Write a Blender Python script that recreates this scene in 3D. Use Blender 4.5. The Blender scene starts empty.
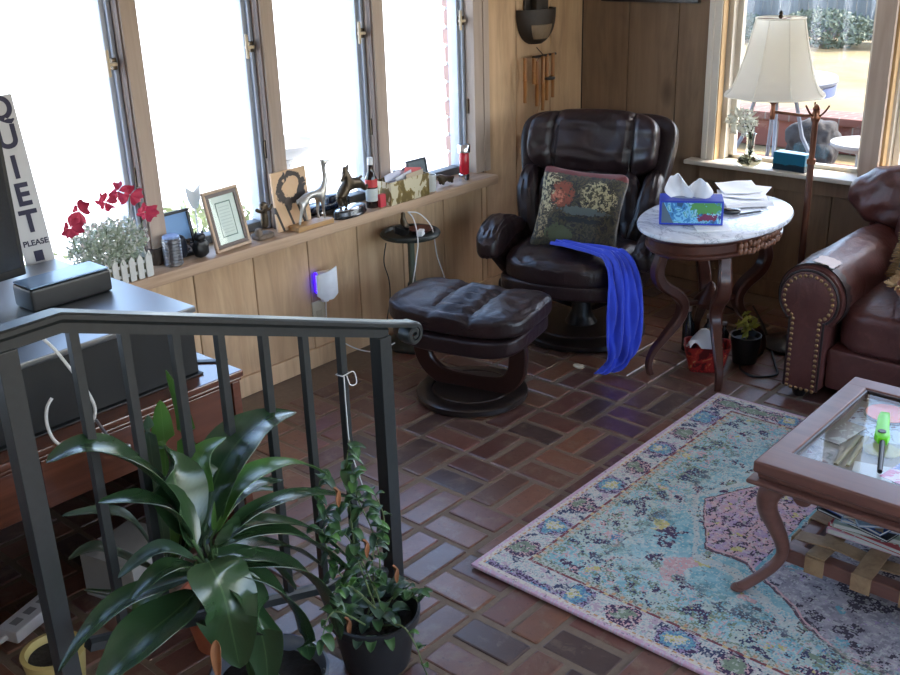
import bpy, bmesh, math, random
from mathutils import Matrix, Vector, noise
random.seed(7)
PI = math.pi
SC = bpy.context.scene
COL = SC.collection
R = math.radians

# ---------------------------------------------------------------- camera
CAM = Vector((3.17376, -4.65184, 1.74))
FPX = 1024.61
def cam_axes():
    yaw, pit, roll = R(41.90489), R(21.63442), R(-1.77663)
    f = Vector((-math.sin(yaw) * math.cos(pit), math.cos(yaw) * math.cos(pit), -math.sin(pit)))
    r = Vector((math.cos(yaw), math.sin(yaw), 0))
    u = r.cross(f)
    c, s = math.cos(roll), math.sin(roll)
    return c * r + s * u, -s * r + c * u, -f
AX, AY, AZ = cam_axes()
def at(px, py, x=None, y=None, z=None):
    """world point where the sight line of a photo pixel meets a real plane of the room"""
    d = AX * ((px - 450) / FPX) + AY * (-(py - 337.5) / FPX) - AZ
    if x is not None: t = (x - CAM.x) / d.x
    elif y is not None: t = (y - CAM.y) / d.y
    else: t = (z - CAM.z) / d.z
    return CAM + d * t
cam_data = bpy.data.cameras.new('camera')
cam = bpy.data.objects.new('camera', cam_data)
COL.objects.link(cam)
cam.matrix_world = Matrix(((AX.x, AY.x, AZ.x, CAM.x), (AX.y, AY.y, AZ.y, CAM.y), (AX.z, AY.z, AZ.z, CAM.z), (0, 0, 0, 1)))
cam_data.sensor_width = 36
cam_data.sensor_fit = 'HORIZONTAL'
cam_data.lens = FPX * 36 / 900
cam_data.clip_start = 0.05
cam_data.clip_end = 200
SC.camera = cam
SC.view_settings.view_transform = 'Standard'
SC.view_settings.look = 'None'
SC.view_settings.gamma = 1
SC.view_settings.use_curve_mapping = False

# ---------------------------------------------------------------- objects and tags
def tag(o, label=None, cat=None, group=None, kind=None):
    if label: o['label'] = label
    if cat: o['category'] = cat
    if group: o['group'] = group
    if kind: o['kind'] = kind
    return o
def thing(name, label, cat, loc=(0, 0, 0), rz=0, group=None):
    o = bpy.data.objects.new(name, None)
    COL.objects.link(o)
    o.location = loc
    o.rotation_euler = (0, 0, rz)
    o.empty_display_size = 0.05
    return tag(o, label, cat, group)
def place(o, loc, rz=0, rx=0, ry=0):
    o.location = loc
    o.rotation_euler = (rx, ry, rz)
    return o
def copy_tree(o, parent=None):
    c = o.copy()
    COL.objects.link(c)
    if parent: c.parent = parent
    for ch in list(o.children): copy_tree(ch, c)
    return c

def SRGB(r, g, b):
    def f(v):
        v /= 255.0
        return v / 12.92 if v <= 0.04045 else ((v + 0.055) / 1.055) ** 2.4
    return (f(r), f(g), f(b))

# ---------------------------------------------------------------- mesh builder
class MB:
    def __init__(self):
        self.v = []; self.f = []; self.m = []; self.mi = 0; self.hard = False
    def mark(self): return len(self.v)
    def xf(self, mark, mat):
        for i in range(mark, len(self.v)): self.v[i] = tuple(mat @ Vector(self.v[i]))
        return self
    def warp(self, mark, fn):
        for i in range(mark, len(self.v)): self.v[i] = tuple(fn(*self.v[i]))
        return self
    def add(self, vs, fs):
        n = len(self.v)
        self.v.extend([tuple(p) for p in vs])
        for q in fs:
            self.f.append([n + i for i in q]); self.m.append(self.mi)
        return self
    def frombm(self, bm):
        bm.verts.index_update()
        self.add([v.co.copy() for v in bm.verts], [[v.index for v in q.verts] for q in bm.faces])
        bm.free()
        return self
    def box(self, x0, x1, y0, y1, z0, z1, bev=0, seg=2):
        self.hard = True
        bm = bmesh.new()
        bmesh.ops.create_cube(bm, size=1)
        for v in bm.verts:
            v.co = Vector(((x0 + x1) / 2 + v.co.x * (x1 - x0), (y0 + y1) / 2 + v.co.y * (y1 - y0), (z0 + z1) / 2 + v.co.z * (z1 - z0)))
        if bev > 0:
            bev = min(bev, 0.49 * min(abs(x1 - x0), abs(y1 - y0), abs(z1 - z0)))
            bmesh.ops.bevel(bm, geom=list(bm.edges), offset=bev, segments=seg, profile=0.5, affect='EDGES')
        return self.frombm(bm)
    def cbox(self, c, s, bev=0, mat=None, seg=2):
        k = self.mark()
        self.box(-s[0] / 2, s[0] / 2, -s[1] / 2, s[1] / 2, -s[2] / 2, s[2] / 2, bev, seg)
        m = Matrix.Translation(Vector(c))
        if mat is not None: m = m @ mat
        return self.xf(k, m)
    def lathe(self, prof, c=(0, 0, 0), n=32, mat=None, fn=None, cap=True):
        k = self.mark(); vs = []; fs = []
        for r, z in prof:
            for i in range(n):
                a = 2 * PI * i / n
                rr = r * (fn(a, z) if fn else 1)
                vs.append((rr * math.cos(a), rr * math.sin(a), z))
        for j in range(len(prof) - 1):
            for i in range(n):
                fs.append((j * n + i, j * n + (i + 1) % n, (j + 1) * n + (i + 1) % n, (j + 1) * n + i))
        if cap:
            fs.append(tuple(range(n - 1, -1, -1)))
            fs.append(tuple(range((len(prof) - 1) * n, len(prof) * n)))
        self.add(vs, fs)
        m = Matrix.Translation(Vector(c))
        if mat is not None: m = m @ mat
        return self.xf(k, m)
    def cyl(self, p0, p1, r0, r1=None, n=16):
        return self.tube([p0, p1], [r0, r0 if r1 is None else r1], n)
    def tube(self, pts, rad, n=10, closed=False, flat=None, up=None):
        """round (or flat=(w,h) rectangular) tube along a path"""
        P = [Vector(p) for p in pts]; N = len(P)
        if not hasattr(rad, '__len__'): rad = [rad] * N
        T = []
        for i in range(N):
            a = P[i - 1] if (i > 0 or closed) else P[i]
            b = P[(i + 1) % N] if (i < N - 1 or closed) else P[i]
            t = (b - a)
            T.append(t.normalized() if t.length > 1e-9 else Vector((0, 0, 1)))
        ref = Vector(up) if up is not None else (Vector((0, 0, 1)) if abs(T[0].z) < .9 else Vector((1, 0, 0)))
        X = ref.cross(T[0])
        if X.length < 1e-6: X = Vector((1, 0, 0)).cross(T[0])
        X.normalize()
        vs = []; rings = []
        for i in range(N):
            if up is not None:
                X2 = ref.cross(T[i])
                if X2.length > 1e-4: X = X2.normalized()
            else:
                X = (X - T[i] * X.dot(T[i])).normalized()
            Y = T[i].cross(X)
            ring = []
            if flat:
                w, h = flat[0] * rad[i], flat[1] * rad[i]
                cb = min(w, h) * .18
                sh = [(w/2-cb, -h/2), (w/2, -h/2+cb), (w/2, h/2-cb), (w/2-cb, h/2), (-w/2+cb, h/2), (-w/2, h/2-cb), (-w/2, -h/2+cb), (-w/2+cb, -h/2)]
            else:
                sh = [(rad[i] * math.cos(2 * PI * k / n), rad[i] * math.sin(2 * PI * k / n)) for k in range(n)]
            for a, b in sh:
                ring.append(len(vs)); vs.append(P[i] + X * a + Y * b)
            rings.append(ring)
        return self.loft_idx(vs, rings, closed)
    def loft_idx(self, vs, rings, closed=False, cap=True):
        fs = []; n = len(rings[0]); N = len(rings)
        for j in range(N if closed else N - 1):
            A = rings[j]; B = rings[(j + 1) % N]
            for i in range(n): fs.append((A[i], A[(i + 1) % n], B[(i + 1) % n], B[i]))
        if cap and not closed:
            fs.append(tuple(reversed(rings[0]))); fs.append(tuple(rings[-1]))
        return self.add(vs, fs)
    def loft(self, rings, closed=False, cap=True):
        vs = []; idx = []
        for r in rings:
            k = len(vs); vs.extend(r); idx.append(list(range(k, k + len(r))))
        return self.loft_idx(vs, idx, closed, cap)
    def prism(self, outline, z0, z1, mat=None, bev=0):
        """closed 2D outline (x, y) extruded in z"""
        k = self.mark(); n = len(outline)
        bm = bmesh.new()
        b = [bm.verts.new((x, y, z0)) for x, y in outline]
        fc = bm.faces.new(b)
        r = bmesh.ops.extrude_face_region(bm, geom=[fc])
        for v in [g for g in r['geom'] if isinstance(g, bmesh.types.BMVert)]: v.co.z = z1
        bmesh.ops.recalc_face_normals(bm, faces=bm.faces)
        if bev > 0:
            bmesh.ops.bevel(bm, geom=[e for e in bm.edges if abs(e.verts[0].co.z - e.verts[1].co.z) < 1e-6], offset=bev, segments=2, profile=.5, affect='EDGES')
        bmesh.ops.triangulate(bm, faces=[q for q in bm.faces if len(q.verts) > 4])
        self.frombm(bm)
        if mat is not None: self.xf(k, mat)
        return self
    def pad(self, c, s, k=4, n=14, fn=None, mat=None, kz=None):
        """soft superellipsoid cushion: centre c, full size s, fn(u, v, w, p) reshapes"""
        mk = self.mark(); vs = {}; L = []; fs = []
        def vid(p):
            key = tuple(round(a, 5) for a in p)
            if key not in vs:
                vs[key] = len(L)
                x, y, z = [math.copysign(abs(a) ** .85, a) for a in p]
                d = (abs(x) ** k + abs(y) ** k + abs(z) ** (kz or k)) ** (1.0 / k)
                u, v, w = x / d, y / d, z / d
                q = Vector((u * s[0] / 2, v * s[1] / 2, w * s[2] / 2))
                if fn: q = Vector(fn(u, v, w, q))
                L.append(q)
            return vs[key]
        g = [-1 + 2 * i / n for i in range(n + 1)]
        for ax in range(3):
            for sg in (-1, 1):
                for i in range(n):
                    for j in range(n):
                        q = []
                        for a, b in ((i, j), (i + 1, j), (i + 1, j + 1), (i, j + 1)):
                            p = [0, 0, 0]; p[ax] = sg; p[(ax + 1) % 3] = g[a]; p[(ax + 2) % 3] = g[b]
                            q.append(vid(p))
                        fs.append(q if sg > 0 else q[::-1])
        self.add(L, fs)
        m = Matrix.Translation(Vector(c))
        if mat is not None: m = m @ mat
        return self.xf(mk, m)
    def grid(self, fn, nu, nv, thick=0, wrap=False):
        """surface fn(u, v) over the unit square, optionally given thickness along its normal"""
        P = [[Vector(fn(i / nu, j / nv)) for j in range(nv + 1)] for i in range(nu + 1)]
        if not thick:
            vs = [p for r in P for p in r]
            W = nv + 1
            return self.add(vs, [(i * W + j, (i + 1) * W + j, (i + 1) * W + j + 1, i * W + j + 1) for i in range(nu) for j in range(nv)])
        Nn = [[None] * (nv + 1) for _ in range(nu + 1)]
        for i in range(nu + 1):
            for j in range(nv + 1):
                a = P[min(i + 1, nu)][j] - P[max(i - 1, 0)][j]
                b = P[i][min(j + 1, nv)] - P[i][max(j - 1, 0)]
                c = a.cross(b)
                Nn[i][j] = c.normalized() if c.length > 1e-12 else Vector((0, 0, 1))
        W = nv + 1
        top = [P[i][j] + Nn[i][j] * thick / 2 for i in range(nu + 1) for j in range(W)]
        bot = [P[i][j] - Nn[i][j] * thick / 2 for i in range(nu + 1) for j in range(W)]
        K = len(top); fs = []
        for i in range(nu):
            for j in range(nv):
                a, b, c, d = i * W + j, (i + 1) * W + j, (i + 1) * W + j + 1, i * W + j + 1
                fs.append((a, b, c, d)); fs.append((K + d, K + c, K + b, K + a))
        for i in range(nu):
            a, b = i * W, (i + 1) * W
            fs.append((a, K + a, K + b, b))
            a, b = i * W + nv, (i + 1) * W + nv
            fs.append((b, K + b, K + a, a))
        for j in range(nv):
            a, b = j, j + 1
            fs.append((b, K + b, K + a, a))
            a, b = nu * W + j, nu * W + j + 1
            fs.append((a, K + a, K + b, b))
        return self.add(top + bot, fs)
    def build(self, name, mat, parent=None, smooth=40, label=None, loc=None):
        me = bpy.data.meshes.new(name)
        me.from_pydata([tuple(p) for p in self.v], [], self.f)
        for m in (mat if isinstance(mat, (list, tuple)) else [mat]): me.materials.append(m)
        if any(self.m):
            me.polygons.foreach_set('material_index', self.m)
        bm = bmesh.new(); bm.from_mesh(me)
        bmesh.ops.recalc_face_normals(bm, faces=bm.faces) if getattr(self, 'recalc', True) else None
        bm.to_mesh(me); bm.free()
        if smooth:
            me.polygons.foreach_set('use_smooth', [True] * len(me.polygons))
            if smooth < 180: me.set_sharp_from_angle(angle=R(smooth))
        me.update()
        o = bpy.data.objects.new(name, me)
        COL.objects.link(o)
        if smooth and self.hard and len(self.f) < 30000:
            w = o.modifiers.new('normals', 'WEIGHTED_NORMAL'); w.keep_sharp = True
        if parent: o.parent = parent
        if loc is not None: o.location = loc
        if label: o['label'] = label
        return o

def skin(name, pts, edges, mat, parent=None, sub=2):
    """one continuous body grown over a skeleton: pts = {key: (x, y, z, rx[, ry])}"""
    keys = list(pts)
    me = bpy.data.meshes.new(name)
    me.from_pydata([pts[k][:3] for k in keys], [(keys.index(a), keys.index(b)) for a, b in edges], [])
    o = bpy.data.objects.new(name, me)
    COL.objects.link(o)
    o.modifiers.new('skin', 'SKIN')
    for i, k in enumerate(keys):
        p = pts[k]
        me.skin_vertices[0].data[i].radius = (p[3], p[4] if len(p) > 4 else p[3])
        me.skin_vertices[0].data[i].use_root = (i == 0)
    o.modifiers.new('smooth', 'SUBSURF').levels = sub
    o.modifiers['smooth'].render_levels = sub
    bpy.context.view_layer.update()
    dg = bpy.context.evaluated_depsgraph_get()
    m2 = bpy.data.meshes.new_from_object(o.evaluated_get(dg))
    bpy.data.objects.remove(o)
    m2.materials.clear(); m2.materials.append(mat)
    m2.polygons.foreach_set('use_smooth', [True] * len(m2.polygons))
    o = bpy.data.objects.new(name, m2)
    COL.objects.link(o)
    if parent: o.parent = parent
    return o

def text_mesh(name, body, size, mat, parent=None, depth=.001, bold=.0, align='CENTER'):
    cu = bpy.data.curves.new(name, 'FONT')
    cu.body = body; cu.size = size; cu.extrude = depth; cu.offset = bold
    cu.align_x = align; cu.align_y = 'CENTER'
    o = bpy.data.objects.new(name, cu)
    COL.objects.link(o)
    bpy.context.view_layer.update()
    m = bpy.data.meshes.new_from_object(o.evaluated_get(bpy.context.evaluated_depsgraph_get()))
    bpy.data.objects.remove(o)
    m.materials.clear(); m.materials.append(mat)
    o = bpy.data.objects.new(name, m)
    COL.objects.link(o)
    if parent: o.parent = parent
    return o

def spline(pts, n=8):
    """Catmull-Rom through pts"""
    P = [Vector(p) for p in pts]; out = []
    for i in range(len(P) - 1):
        p0 = P[max(i - 1, 0)]; p1 = P[i]; p2 = P[i + 1]; p3 = P[min(i + 2, len(P) - 1)]
        for k in range(n):
            t = k / n
            out.append(.5 * ((2 * p1) + (-p0 + p2) * t + (2 * p0 - 5 * p1 + 4 * p2 - p3) * t * t + (-p0 + 3 * p1 - 3 * p2 + p3) * t ** 3))
    out.append(P[-1])
    return out
def lerp(a, b, t): return a + (b - a) * t

# ---------------------------------------------------------------- materials
class G:
    """tiny node-graph helper"""
    def __init__(self, name):
        self.mat = bpy.data.materials.new(name)
        self.mat.use_nodes = True
        self.t = self.mat.node_tree
        self.t.nodes.clear()
        self.out = self.t.nodes.new('ShaderNodeOutputMaterial')
        self.b = self.t.nodes.new('ShaderNodeBsdfPrincipled')
        self.t.links.new(self.b.outputs[0], self.out.inputs[0])
    def n(self, kind, **kw):
        nd = self.t.nodes.new('ShaderNode' + kind)
        for k, v in kw.items(): setattr(nd, k, v)
        return nd
    def l(self, a, b): self.t.links.new(a, b)
    def set(self, sock, v):
        if isinstance(v, bpy.types.NodeSocket): self.l(v, sock)
        elif hasattr(v, '__len__') and len(v) == 3 and sock.type == 'RGBA': sock.default_value = (*v, 1)
        else: sock.default_value = v
    def m(self, op, a, b=0.0, c=None):
        nd = self.n('Math', operation=op)
        self.set(nd.inputs[0], a); self.set(nd.inputs[1], b)
        if c is not None: self.set(nd.inputs[2], c)
        return nd.outputs[0]
    def vm(self, op, a, b=None):
        nd = self.n('VectorMath', operation=op)
        self.set(nd.inputs[0], a)
        if b is not None: self.set(nd.inputs[1], b)
        return nd.outputs[0]
    def mix(self, f, a, b):
        nd = self.n('Mix', data_type='RGBA')
        self.set(nd.inputs['Factor'], f)
        self.set([s for s in nd.inputs if s.name == 'A' and s.type == 'RGBA'][0], a)
        self.set([s for s in nd.inputs if s.name == 'B' and s.type == 'RGBA'][0], b)
        return [s for s in nd.outputs if s.type == 'RGBA'][0]
    def coord(self, which='Object'): return self.n('TexCoord').outputs[which]
    def xyz(self, v):
        s = self.n('SeparateXYZ'); self.l(v, s.inputs[0]); return s.outputs
    def noise(self, v, scale, detail=2.0, rough=.5, dist=0.0):
        nd = self.n('TexNoise')
        self.l(v, nd.inputs['Vector']); nd.inputs['Scale'].default_value = scale
        nd.inputs['Detail'].default_value = detail; nd.inputs['Roughness'].default_value = rough
        nd.inputs['Distortion'].default_value = dist
        return nd.outputs['Fac']
    def voro(self, v, scale, feature='F1'):
        nd = self.n('TexVoronoi', feature=feature)
        self.l(v, nd.inputs['Vector']); nd.inputs['Scale'].default_value = scale
        return nd
    def scale(self, v, s): return self.vm('MULTIPLY', v, s)
    def ramp(self, f, stops, interp='LINEAR'):
        nd = self.n('ValToRGB'); self.l(f, nd.inputs[0])
        e = nd.color_ramp.elements; nd.color_ramp.interpolation = interp
        while len(e) < len(stops): e.new(0.5)
        for q, (p, c) in zip(e, stops): q.position = p; q.color = (*c, 1)
        return nd.outputs[0]
    def island(self): return self.n('NewGeometry').outputs['Random Per Island']
    def bump(self, h, strength=.3, dist=.002):
        nd = self.n('Bump'); nd.inputs['Strength'].default_value = strength; nd.inputs['Distance'].default_value = dist
        self.l(h, nd.inputs['Height']); self.l(nd.outputs[0], self.b.inputs['Normal']); self.l(nd.outputs[0], self.b.inputs['Coat Normal'])
    def P(self, **kw):
        names = dict(col='Base Color', rough='Roughness', metal='Metallic', spec='Specular IOR Level', coat='Coat Weight', coat_rough='Coat Roughness',
                     trans='Transmission Weight', alpha='Alpha', emis='Emission Color', emis_s='Emission Strength', sheen='Sheen Weight', ior='IOR', sss='Subsurface Weight')
        for k, v in kw.items(): self.set(self.b.inputs[names[k]], v)
        return self.mat

def hsv(c, k): return tuple(max(0, min(1, a * k)) for a in c)
def plain(name, col, rough=.5, metal=0.0, var=.12, scale=30, bump=0.0, bscale=80, bdist=.001, **kw):
    g = G(name); v = g.coord()
    f = g.noise(v, scale, 3)
    c = g.mix(f, hsv(col, 1 - var), hsv(col, 1 + var))
    if bump: g.bump(g.noise(v, bscale, 3), bump, bdist)
    return g.P(col=c, rough=rough, metal=metal, **kw)
def wood(name, c1, c2, grain=(22, 22, 1.6), rough=.5, knots=False, island=True, bump=.15, **kw):
    """grain = noise scale per axis: the small one is the direction of the grain"""
    g = G(name); v = g.coord()
    if island:
        off = g.n('CombineXYZ'); i = g.island()
        g.l(g.m('MULTIPLY', i, 37.0), off.inputs[0]); g.l(g.m('MULTIPLY', i, 91.0), off.inputs[1]); g.l(g.m('MULTIPLY', i, 53.0), off.inputs[2])
        v = g.vm('ADD', v, off.outputs[0])
    f = g.noise(g.scale(v, grain), 1.0, 5, .62, .6)
    f2 = g.noise(g.scale(v, [a * 4 for a in grain]), 1.0, 3, .6)
    c = g.ramp(f, [(.30, c1), (.52, [lerp(a, b, .6) for a, b in zip(c1, c2)]), (.72, c2)])
    c = g.mix(g.m('MULTIPLY', f2, .35), c, hsv(c1, .75))
    if island:
        c = g.mix(g.m('MULTIPLY', g.island(), .35), c, hsv(c1, .85))
    if knots:
        w = g.voro(g.scale(v, (3.2, 3.2, 1.7)), 1.0).outputs['Distance']
        k = g.ramp(w, [(.04, (1, 1, 1)), (.16, (0, 0, 0))])
        c = g.mix(g.m('MULTIPLY', k, .8), c, hsv(c1, .28))
        st = g.noise(v, 2.3, 3)
        c = g.mix(g.m('MULTIPLY', g.ramp(st, [(.45, (0, 0, 0)), (.7, (1, 1, 1))]), .45), c, hsv(c1, .55))
        st2 = g.noise(g.scale(v, (6, 6, 1.2)), 1.0, 4, .7, 1.5)
        c = g.mix(g.m('MULTIPLY', g.ramp(st2, [(.52, (0, 0, 0)), (.66, (1, 1, 1))]), .40), c, hsv(c1, .6))
    if bump: g.bump(f2, bump, .001)
    return g.P(col=c, rough=rough, **kw)
def leather(name, col, worn, rough=.33, scale=55, wear=.5, spec=.5):
    g = G(name); v = g.coord()
    big = g.noise(v, 3.2, 4, .6)
    c = g.mix(g.ramp(big, [(.42, (0, 0, 0)), (.72, (1, 1, 1))]), col, worn)
    cr = g.noise(g.scale(v, (1, 1, 1)), 14, 6, .7, 1.2)
    c = g.mix(g.m('MULTIPLY', g.ramp(cr, [(.5, (0, 0, 0)), (.72, (1, 1, 1))]), wear), c, hsv(worn, 1.35))
    vor = g.voro(v, 260, 'DISTANCE_TO_EDGE').outputs['Distance']
    fold = g.noise(g.scale(v, (9, 9, 5)), 1, 3, .5, 1.5)
    h = g.m('ADD', g.m('MULTIPLY', fold, 1.0), g.m('MULTIPLY', vor, .12))
    g.bump(h, .5, .012)
    r = g.m('ADD', g.m('MULTIPLY', cr, .25), rough - .1)
    return g.P(col=c, rough=r, spec=spec)
def glass(name, tint=(1, 1, 1), refl=1.0, rough=0.0):
    """thin pane: clear with mirror-like reflections"""
    g = G(name)
    tr = g.n('BsdfTransparent'); tr.inputs[0].default_value = (*tint, 1)
    gl = g.n('BsdfGlossy'); gl.inputs['Roughness'].default_value = rough
    lw = g.n('LayerWeight'); lw.inputs[0].default_value = .5
    fr = g.m('ADD', .04, g.m('MULTIPLY', g.m('POWER', lw.outputs['Facing'], 5.0), .96))
    mx = g.n('MixShader')
    g.l(g.m('MULTIPLY', fr, refl), mx.inputs[0]); g.l(tr.outputs[0], mx.inputs[1]); g.l(gl.outputs[0], mx.inputs[2])
    g.l(mx.outputs[0], g.out.inputs[0])
    return g.mat
def cloth(name, col, col2=None, scale=18, rough=.9, bump=.3, sheen=.3):
    g = G(name); v = g.coord()
    c = g.mix(g.noise(v, scale, 3), col, col2 or hsv(col, 1.35))
    g.bump(g.noise(v, 240, 2), bump, .001)
    return g.P(col=c, rough=rough, sheen=sheen)
def emit(name, col, s):
    g = G(name)
    return g.P(col=(0.02, .02, .02), emis=col, emis_s=s)
# ================================================================ shared materials
M = {}
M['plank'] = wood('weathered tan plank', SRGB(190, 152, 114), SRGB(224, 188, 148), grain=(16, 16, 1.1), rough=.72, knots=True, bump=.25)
M['plank_shaded'] = wood('weathered plank shade tone', SRGB(126, 101, 78), SRGB(158, 131, 104), grain=(16, 16, 1.1), rough=.72, knots=True, bump=.25)  # same wood as plank, with the back wall's shade put into the colour
M['gap'] = plain('dark gap', (.012, .009, .007), .9)
M['sillwood'] = wood('worn sill wood', SRGB(168, 136, 108), SRGB(204, 172, 142), grain=(26, 1.5, 26), rough=.55, bump=.15)
M['post'] = wood('grey tan post paint', SRGB(160, 140, 126), SRGB(186, 166, 150), grain=(20, 20, 1.2), rough=.6, island=False, bump=.1)
M['post_dark'] = wood('brown post side', SRGB(92, 74, 66), SRGB(120, 98, 86), grain=(20, 20, 1.2), rough=.6, island=False, bump=.1)
M['alu'] = plain('grey aluminium sash', SRGB(166, 172, 184), .42, .3, .06)
M['white_trim'] = plain('cream painted trim', SRGB(216, 206, 190), .5, 0, .06, 8)
M['trim_tan'] = wood('tan trim wood', SRGB(176, 140, 96), SRGB(206, 172, 124), grain=(20, 20, 1.2), rough=.55, island=False)
M['pane'] = glass('window pane', (.97, .98, .98), .8)
M['plaster'] = plain('off white plaster', SRGB(206, 198, 186), .9)
M['black_iron'] = plain('black painted iron', (.020, .022, .022), .40, .0, .3, 60, .15, 200, .0006, spec=.5)
M['chrome'] = plain('polished chrome', (.75, .75, .77), .14, 1.0, .03)
M['steel'] = plain('dull steel', (.36, .37, .39), .34, 1.0, .12, 40)
M['bronze'] = plain('dark bronze', (.085, .062, .04), .4, .75, .4, 40)
M['black_plastic'] = plain('black plastic', (.012, .012, .013), .38, 0, .15)
M['black_gloss'] = plain('glossy black lacquer', (.010, .011, .014), .22, 0, .1, spec=.8)
M['white_plastic'] = plain('white plastic', (.78, .78, .78), .4, 0, .03)
M['white_cord'] = plain('white cord sheath', (.72, .71, .69), .5, 0, .04)
M['black_cord'] = plain('black cord sheath', (.015, .015, .015), .5, 0, .1)
M['paper'] = plain('white paper', (.83, .83, .85), .8, 0, .04, 12)
M['tissue'] = plain('white tissue', (.88, .88, .90), .9, 0, .03, 30)
M['red_wood'] = wood('reddish brown furniture wood', (.085, .026, .014), (.17, .055, .028), grain=(24, 1.4, 24), coat=.6, coat_rough=.12, rough=.25, island=False, bump=.08, spec=.5)
M['mahogany'] = wood('dark mahogany', (.045, .014, .009), (.10, .032, .019), grain=(14, 14, 3), rough=.3, island=False, bump=.08, spec=.55)
M['table_wood'] = wood('brown coffee table wood', (.13, .052, .038), (.21, .092, .068), grain=(1.6, 18, 18), rough=.36, island=False, bump=.06, spec=.5)
M['dark_wood'] = plain('near black stained wood', (.018, .012, .010), .3, 0, .3, 8, spec=.5)

# ================================================================ floor of basket-weave brick
def brick_floor():
    g = G('old red paving brick'); v = g.coord(); i = g.island()
    base = g.ramp(i, [(0, SRGB(100, 62, 54)), (.14, SRGB(122, 76, 64)), (.28, SRGB(98, 68, 58)), (.42, SRGB(132, 86, 62)), (.56, SRGB(78, 60, 56)),
                      (.68, SRGB(122, 82, 66)), (.82, SRGB(106, 72, 56)), (.92, SRGB(142, 94, 70)), (1, SRGB(94, 66, 58))], 'CONSTANT')
    n1 = g.noise(v, 26, 6, .72); n2 = g.noise(v, 5, 3)
    c = g.mix(g.m('MULTIPLY', n1, .55), base, SRGB(58, 42, 38))
    c = g.mix(g.m('MULTIPLY', g.ramp(n2, [(.45, (0, 0, 0)), (.75, (1, 1, 1))]), .35), c, SRGB(128, 104, 92))
    film = g.noise(v, 11, 6, .74, .4)
    c = g.mix(g.m('MULTIPLY', g.ramp(film, [(.53, (0, 0, 0)), (.66, (1, 1, 1))]), .55), c, SRGB(132, 114, 96))
    c = g.mix(g.m('MULTIPLY', g.ramp(g.noise(v, 70, 3, .7), [(.60, (0, 0, 0)), (.70, (1, 1, 1))]), .6), c, SRGB(48, 36, 34))
    g.bump(n1, .28, .003)
    g.P(col=c, rough=g.m('ADD', g.m('MULTIPLY', n1, .22), .22), spec=.5, coat=g.m('MULTIPLY', g.ramp(n2, [(.30, (1, 1, 1)), (.70, (.45, .45, .45))]), .75), coat_rough=.27)
    brick = g.mat
    g = G('sandy mortar'); v = g.coord()
    n = g.noise(v, 60, 4, .7)
    c = g.mix(n, SRGB(108, 92, 76), SRGB(146, 128, 106))
    c = g.mix(g.m('MULTIPLY', g.noise(v, 4, 4, .7), .6), c, SRGB(92, 72, 60))
    g.bump(n, .5, .003)
    g.P(col=c, rough=.75)
    mortar = g.mat
    b = MB()
    b.mi = 1
    b.box(0, 5.0, -7.0, 0.0, -.12, -.0045)
    b.mi = 0
    MX, MY, X0, Y0 = .211, .230, .81, -2.20
    rng = random.Random(3)
    for i in range(-5, 21):
        for j in range(-22, 11):
            xa, ya = X0 + i * MX, Y0 + j * MY
            if xa < -.02 or xa > 4.85 or ya < -6.9 or ya + MY > .05: continue
            cells = []
            if (i + j) % 2 == 0:
                cells = [(xa, xa + MX, ya, ya + MY / 2), (xa, xa + MX, ya + MY / 2, ya + MY)]
            else:
                cells = [(xa, xa + MX / 2, ya, ya + MY), (xa + MX / 2, xa + MX, ya, ya + MY)]
            for x0, x1, y0, y1 in cells:
                gm = .0088
                dz = rng.uniform(-.003, .0012)
                jx, jy = rng.uniform(-.003, .003), rng.uniform(-.003, .003)
                a = [max(.003, x0 + gm + jx), x1 - gm + jx, y0 + gm + jy, min(-.003, y1 - gm + jy)]
                k = b.mark()
                if ya > -3.6 and xa < 3:
                    b.box(a[0], a[1], a[2], a[3], -.05, dz, .006, 2)
                else:
                    b.box(a[0], a[1], a[2], a[3], -.05, dz, .006, 1)
                rz = rng.uniform(-.018, .018); cx, cy = (x0 + x1) / 2, (y0 + y1) / 2
                tx, ty = rng.uniform(-.006, .006), rng.uniform(-.006, .006)
                b.warp(k, lambda x, y, z: (x, y, z + (x - cx) * tx + (y - cy) * ty))
    o = b.build('floor', [brick, mortar], smooth=0)
    tag(o, kind='structure')
brick_floor()

# ================================================================ walls
JY = [.0 - .2835 * k for k in range(0, 25)]
def boards_y(b, x0, x1, z0, z1, ya, yb, gap=.004):
    """vertical boards on the left wall, y from ya (far) down to yb"""
    for k in range(len(JY) - 1):
        t, u = min(JY[k], ya), max(JY[k + 1], yb)
        if t - u > .02: b.box(x0, x1, u + gap / 2, t - gap / 2, z0, z1, .003, 1)
def boards_x(b, y0, y1, z0, z1, xa, xb, gap=.004):
    for k in range(0, 24):
        t, u = max(.2815 * k, xa), min(.2815 * (k + 1), xb)
        if u - t > .02: b.box(t + gap / 2, u - gap / 2, y0, y1, z0, z1, .003, 1)
WTOP, SILL, CEIL = 2.05, .645, 2.4
b = MB()
boards_y(b, -.02, 0, 0, SILL - .05, -.8504, -6.9)
boards_y(b, -.02, 0, 0, SILL - .05, -.81, -.8505)
boards_y(b, -.02, 0, 0, CEIL, 0, -.81)
boards_y(b, -.02, 0, WTOP, CEIL, -.81, -6.9)
b.mi = 1
b.box(-.18, -.021, -7, .0, -.1, SILL - .055)
b.box(-.18, -.021, -.80, .0, SILL - .05, CEIL)
b.box(-.18, -.021, -7, -.8, WTOP, CEIL)
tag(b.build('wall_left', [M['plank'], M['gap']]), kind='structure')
b = MB()
WX = [(.80, 1.515), (1.60, 2.315), (2.40, 3.115)]
boards_x(b, 0, .02, 0, SILL - .03, .80, 4.95)
boards_x(b, 0, .02, 0, CEIL, 0, .80)
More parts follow.
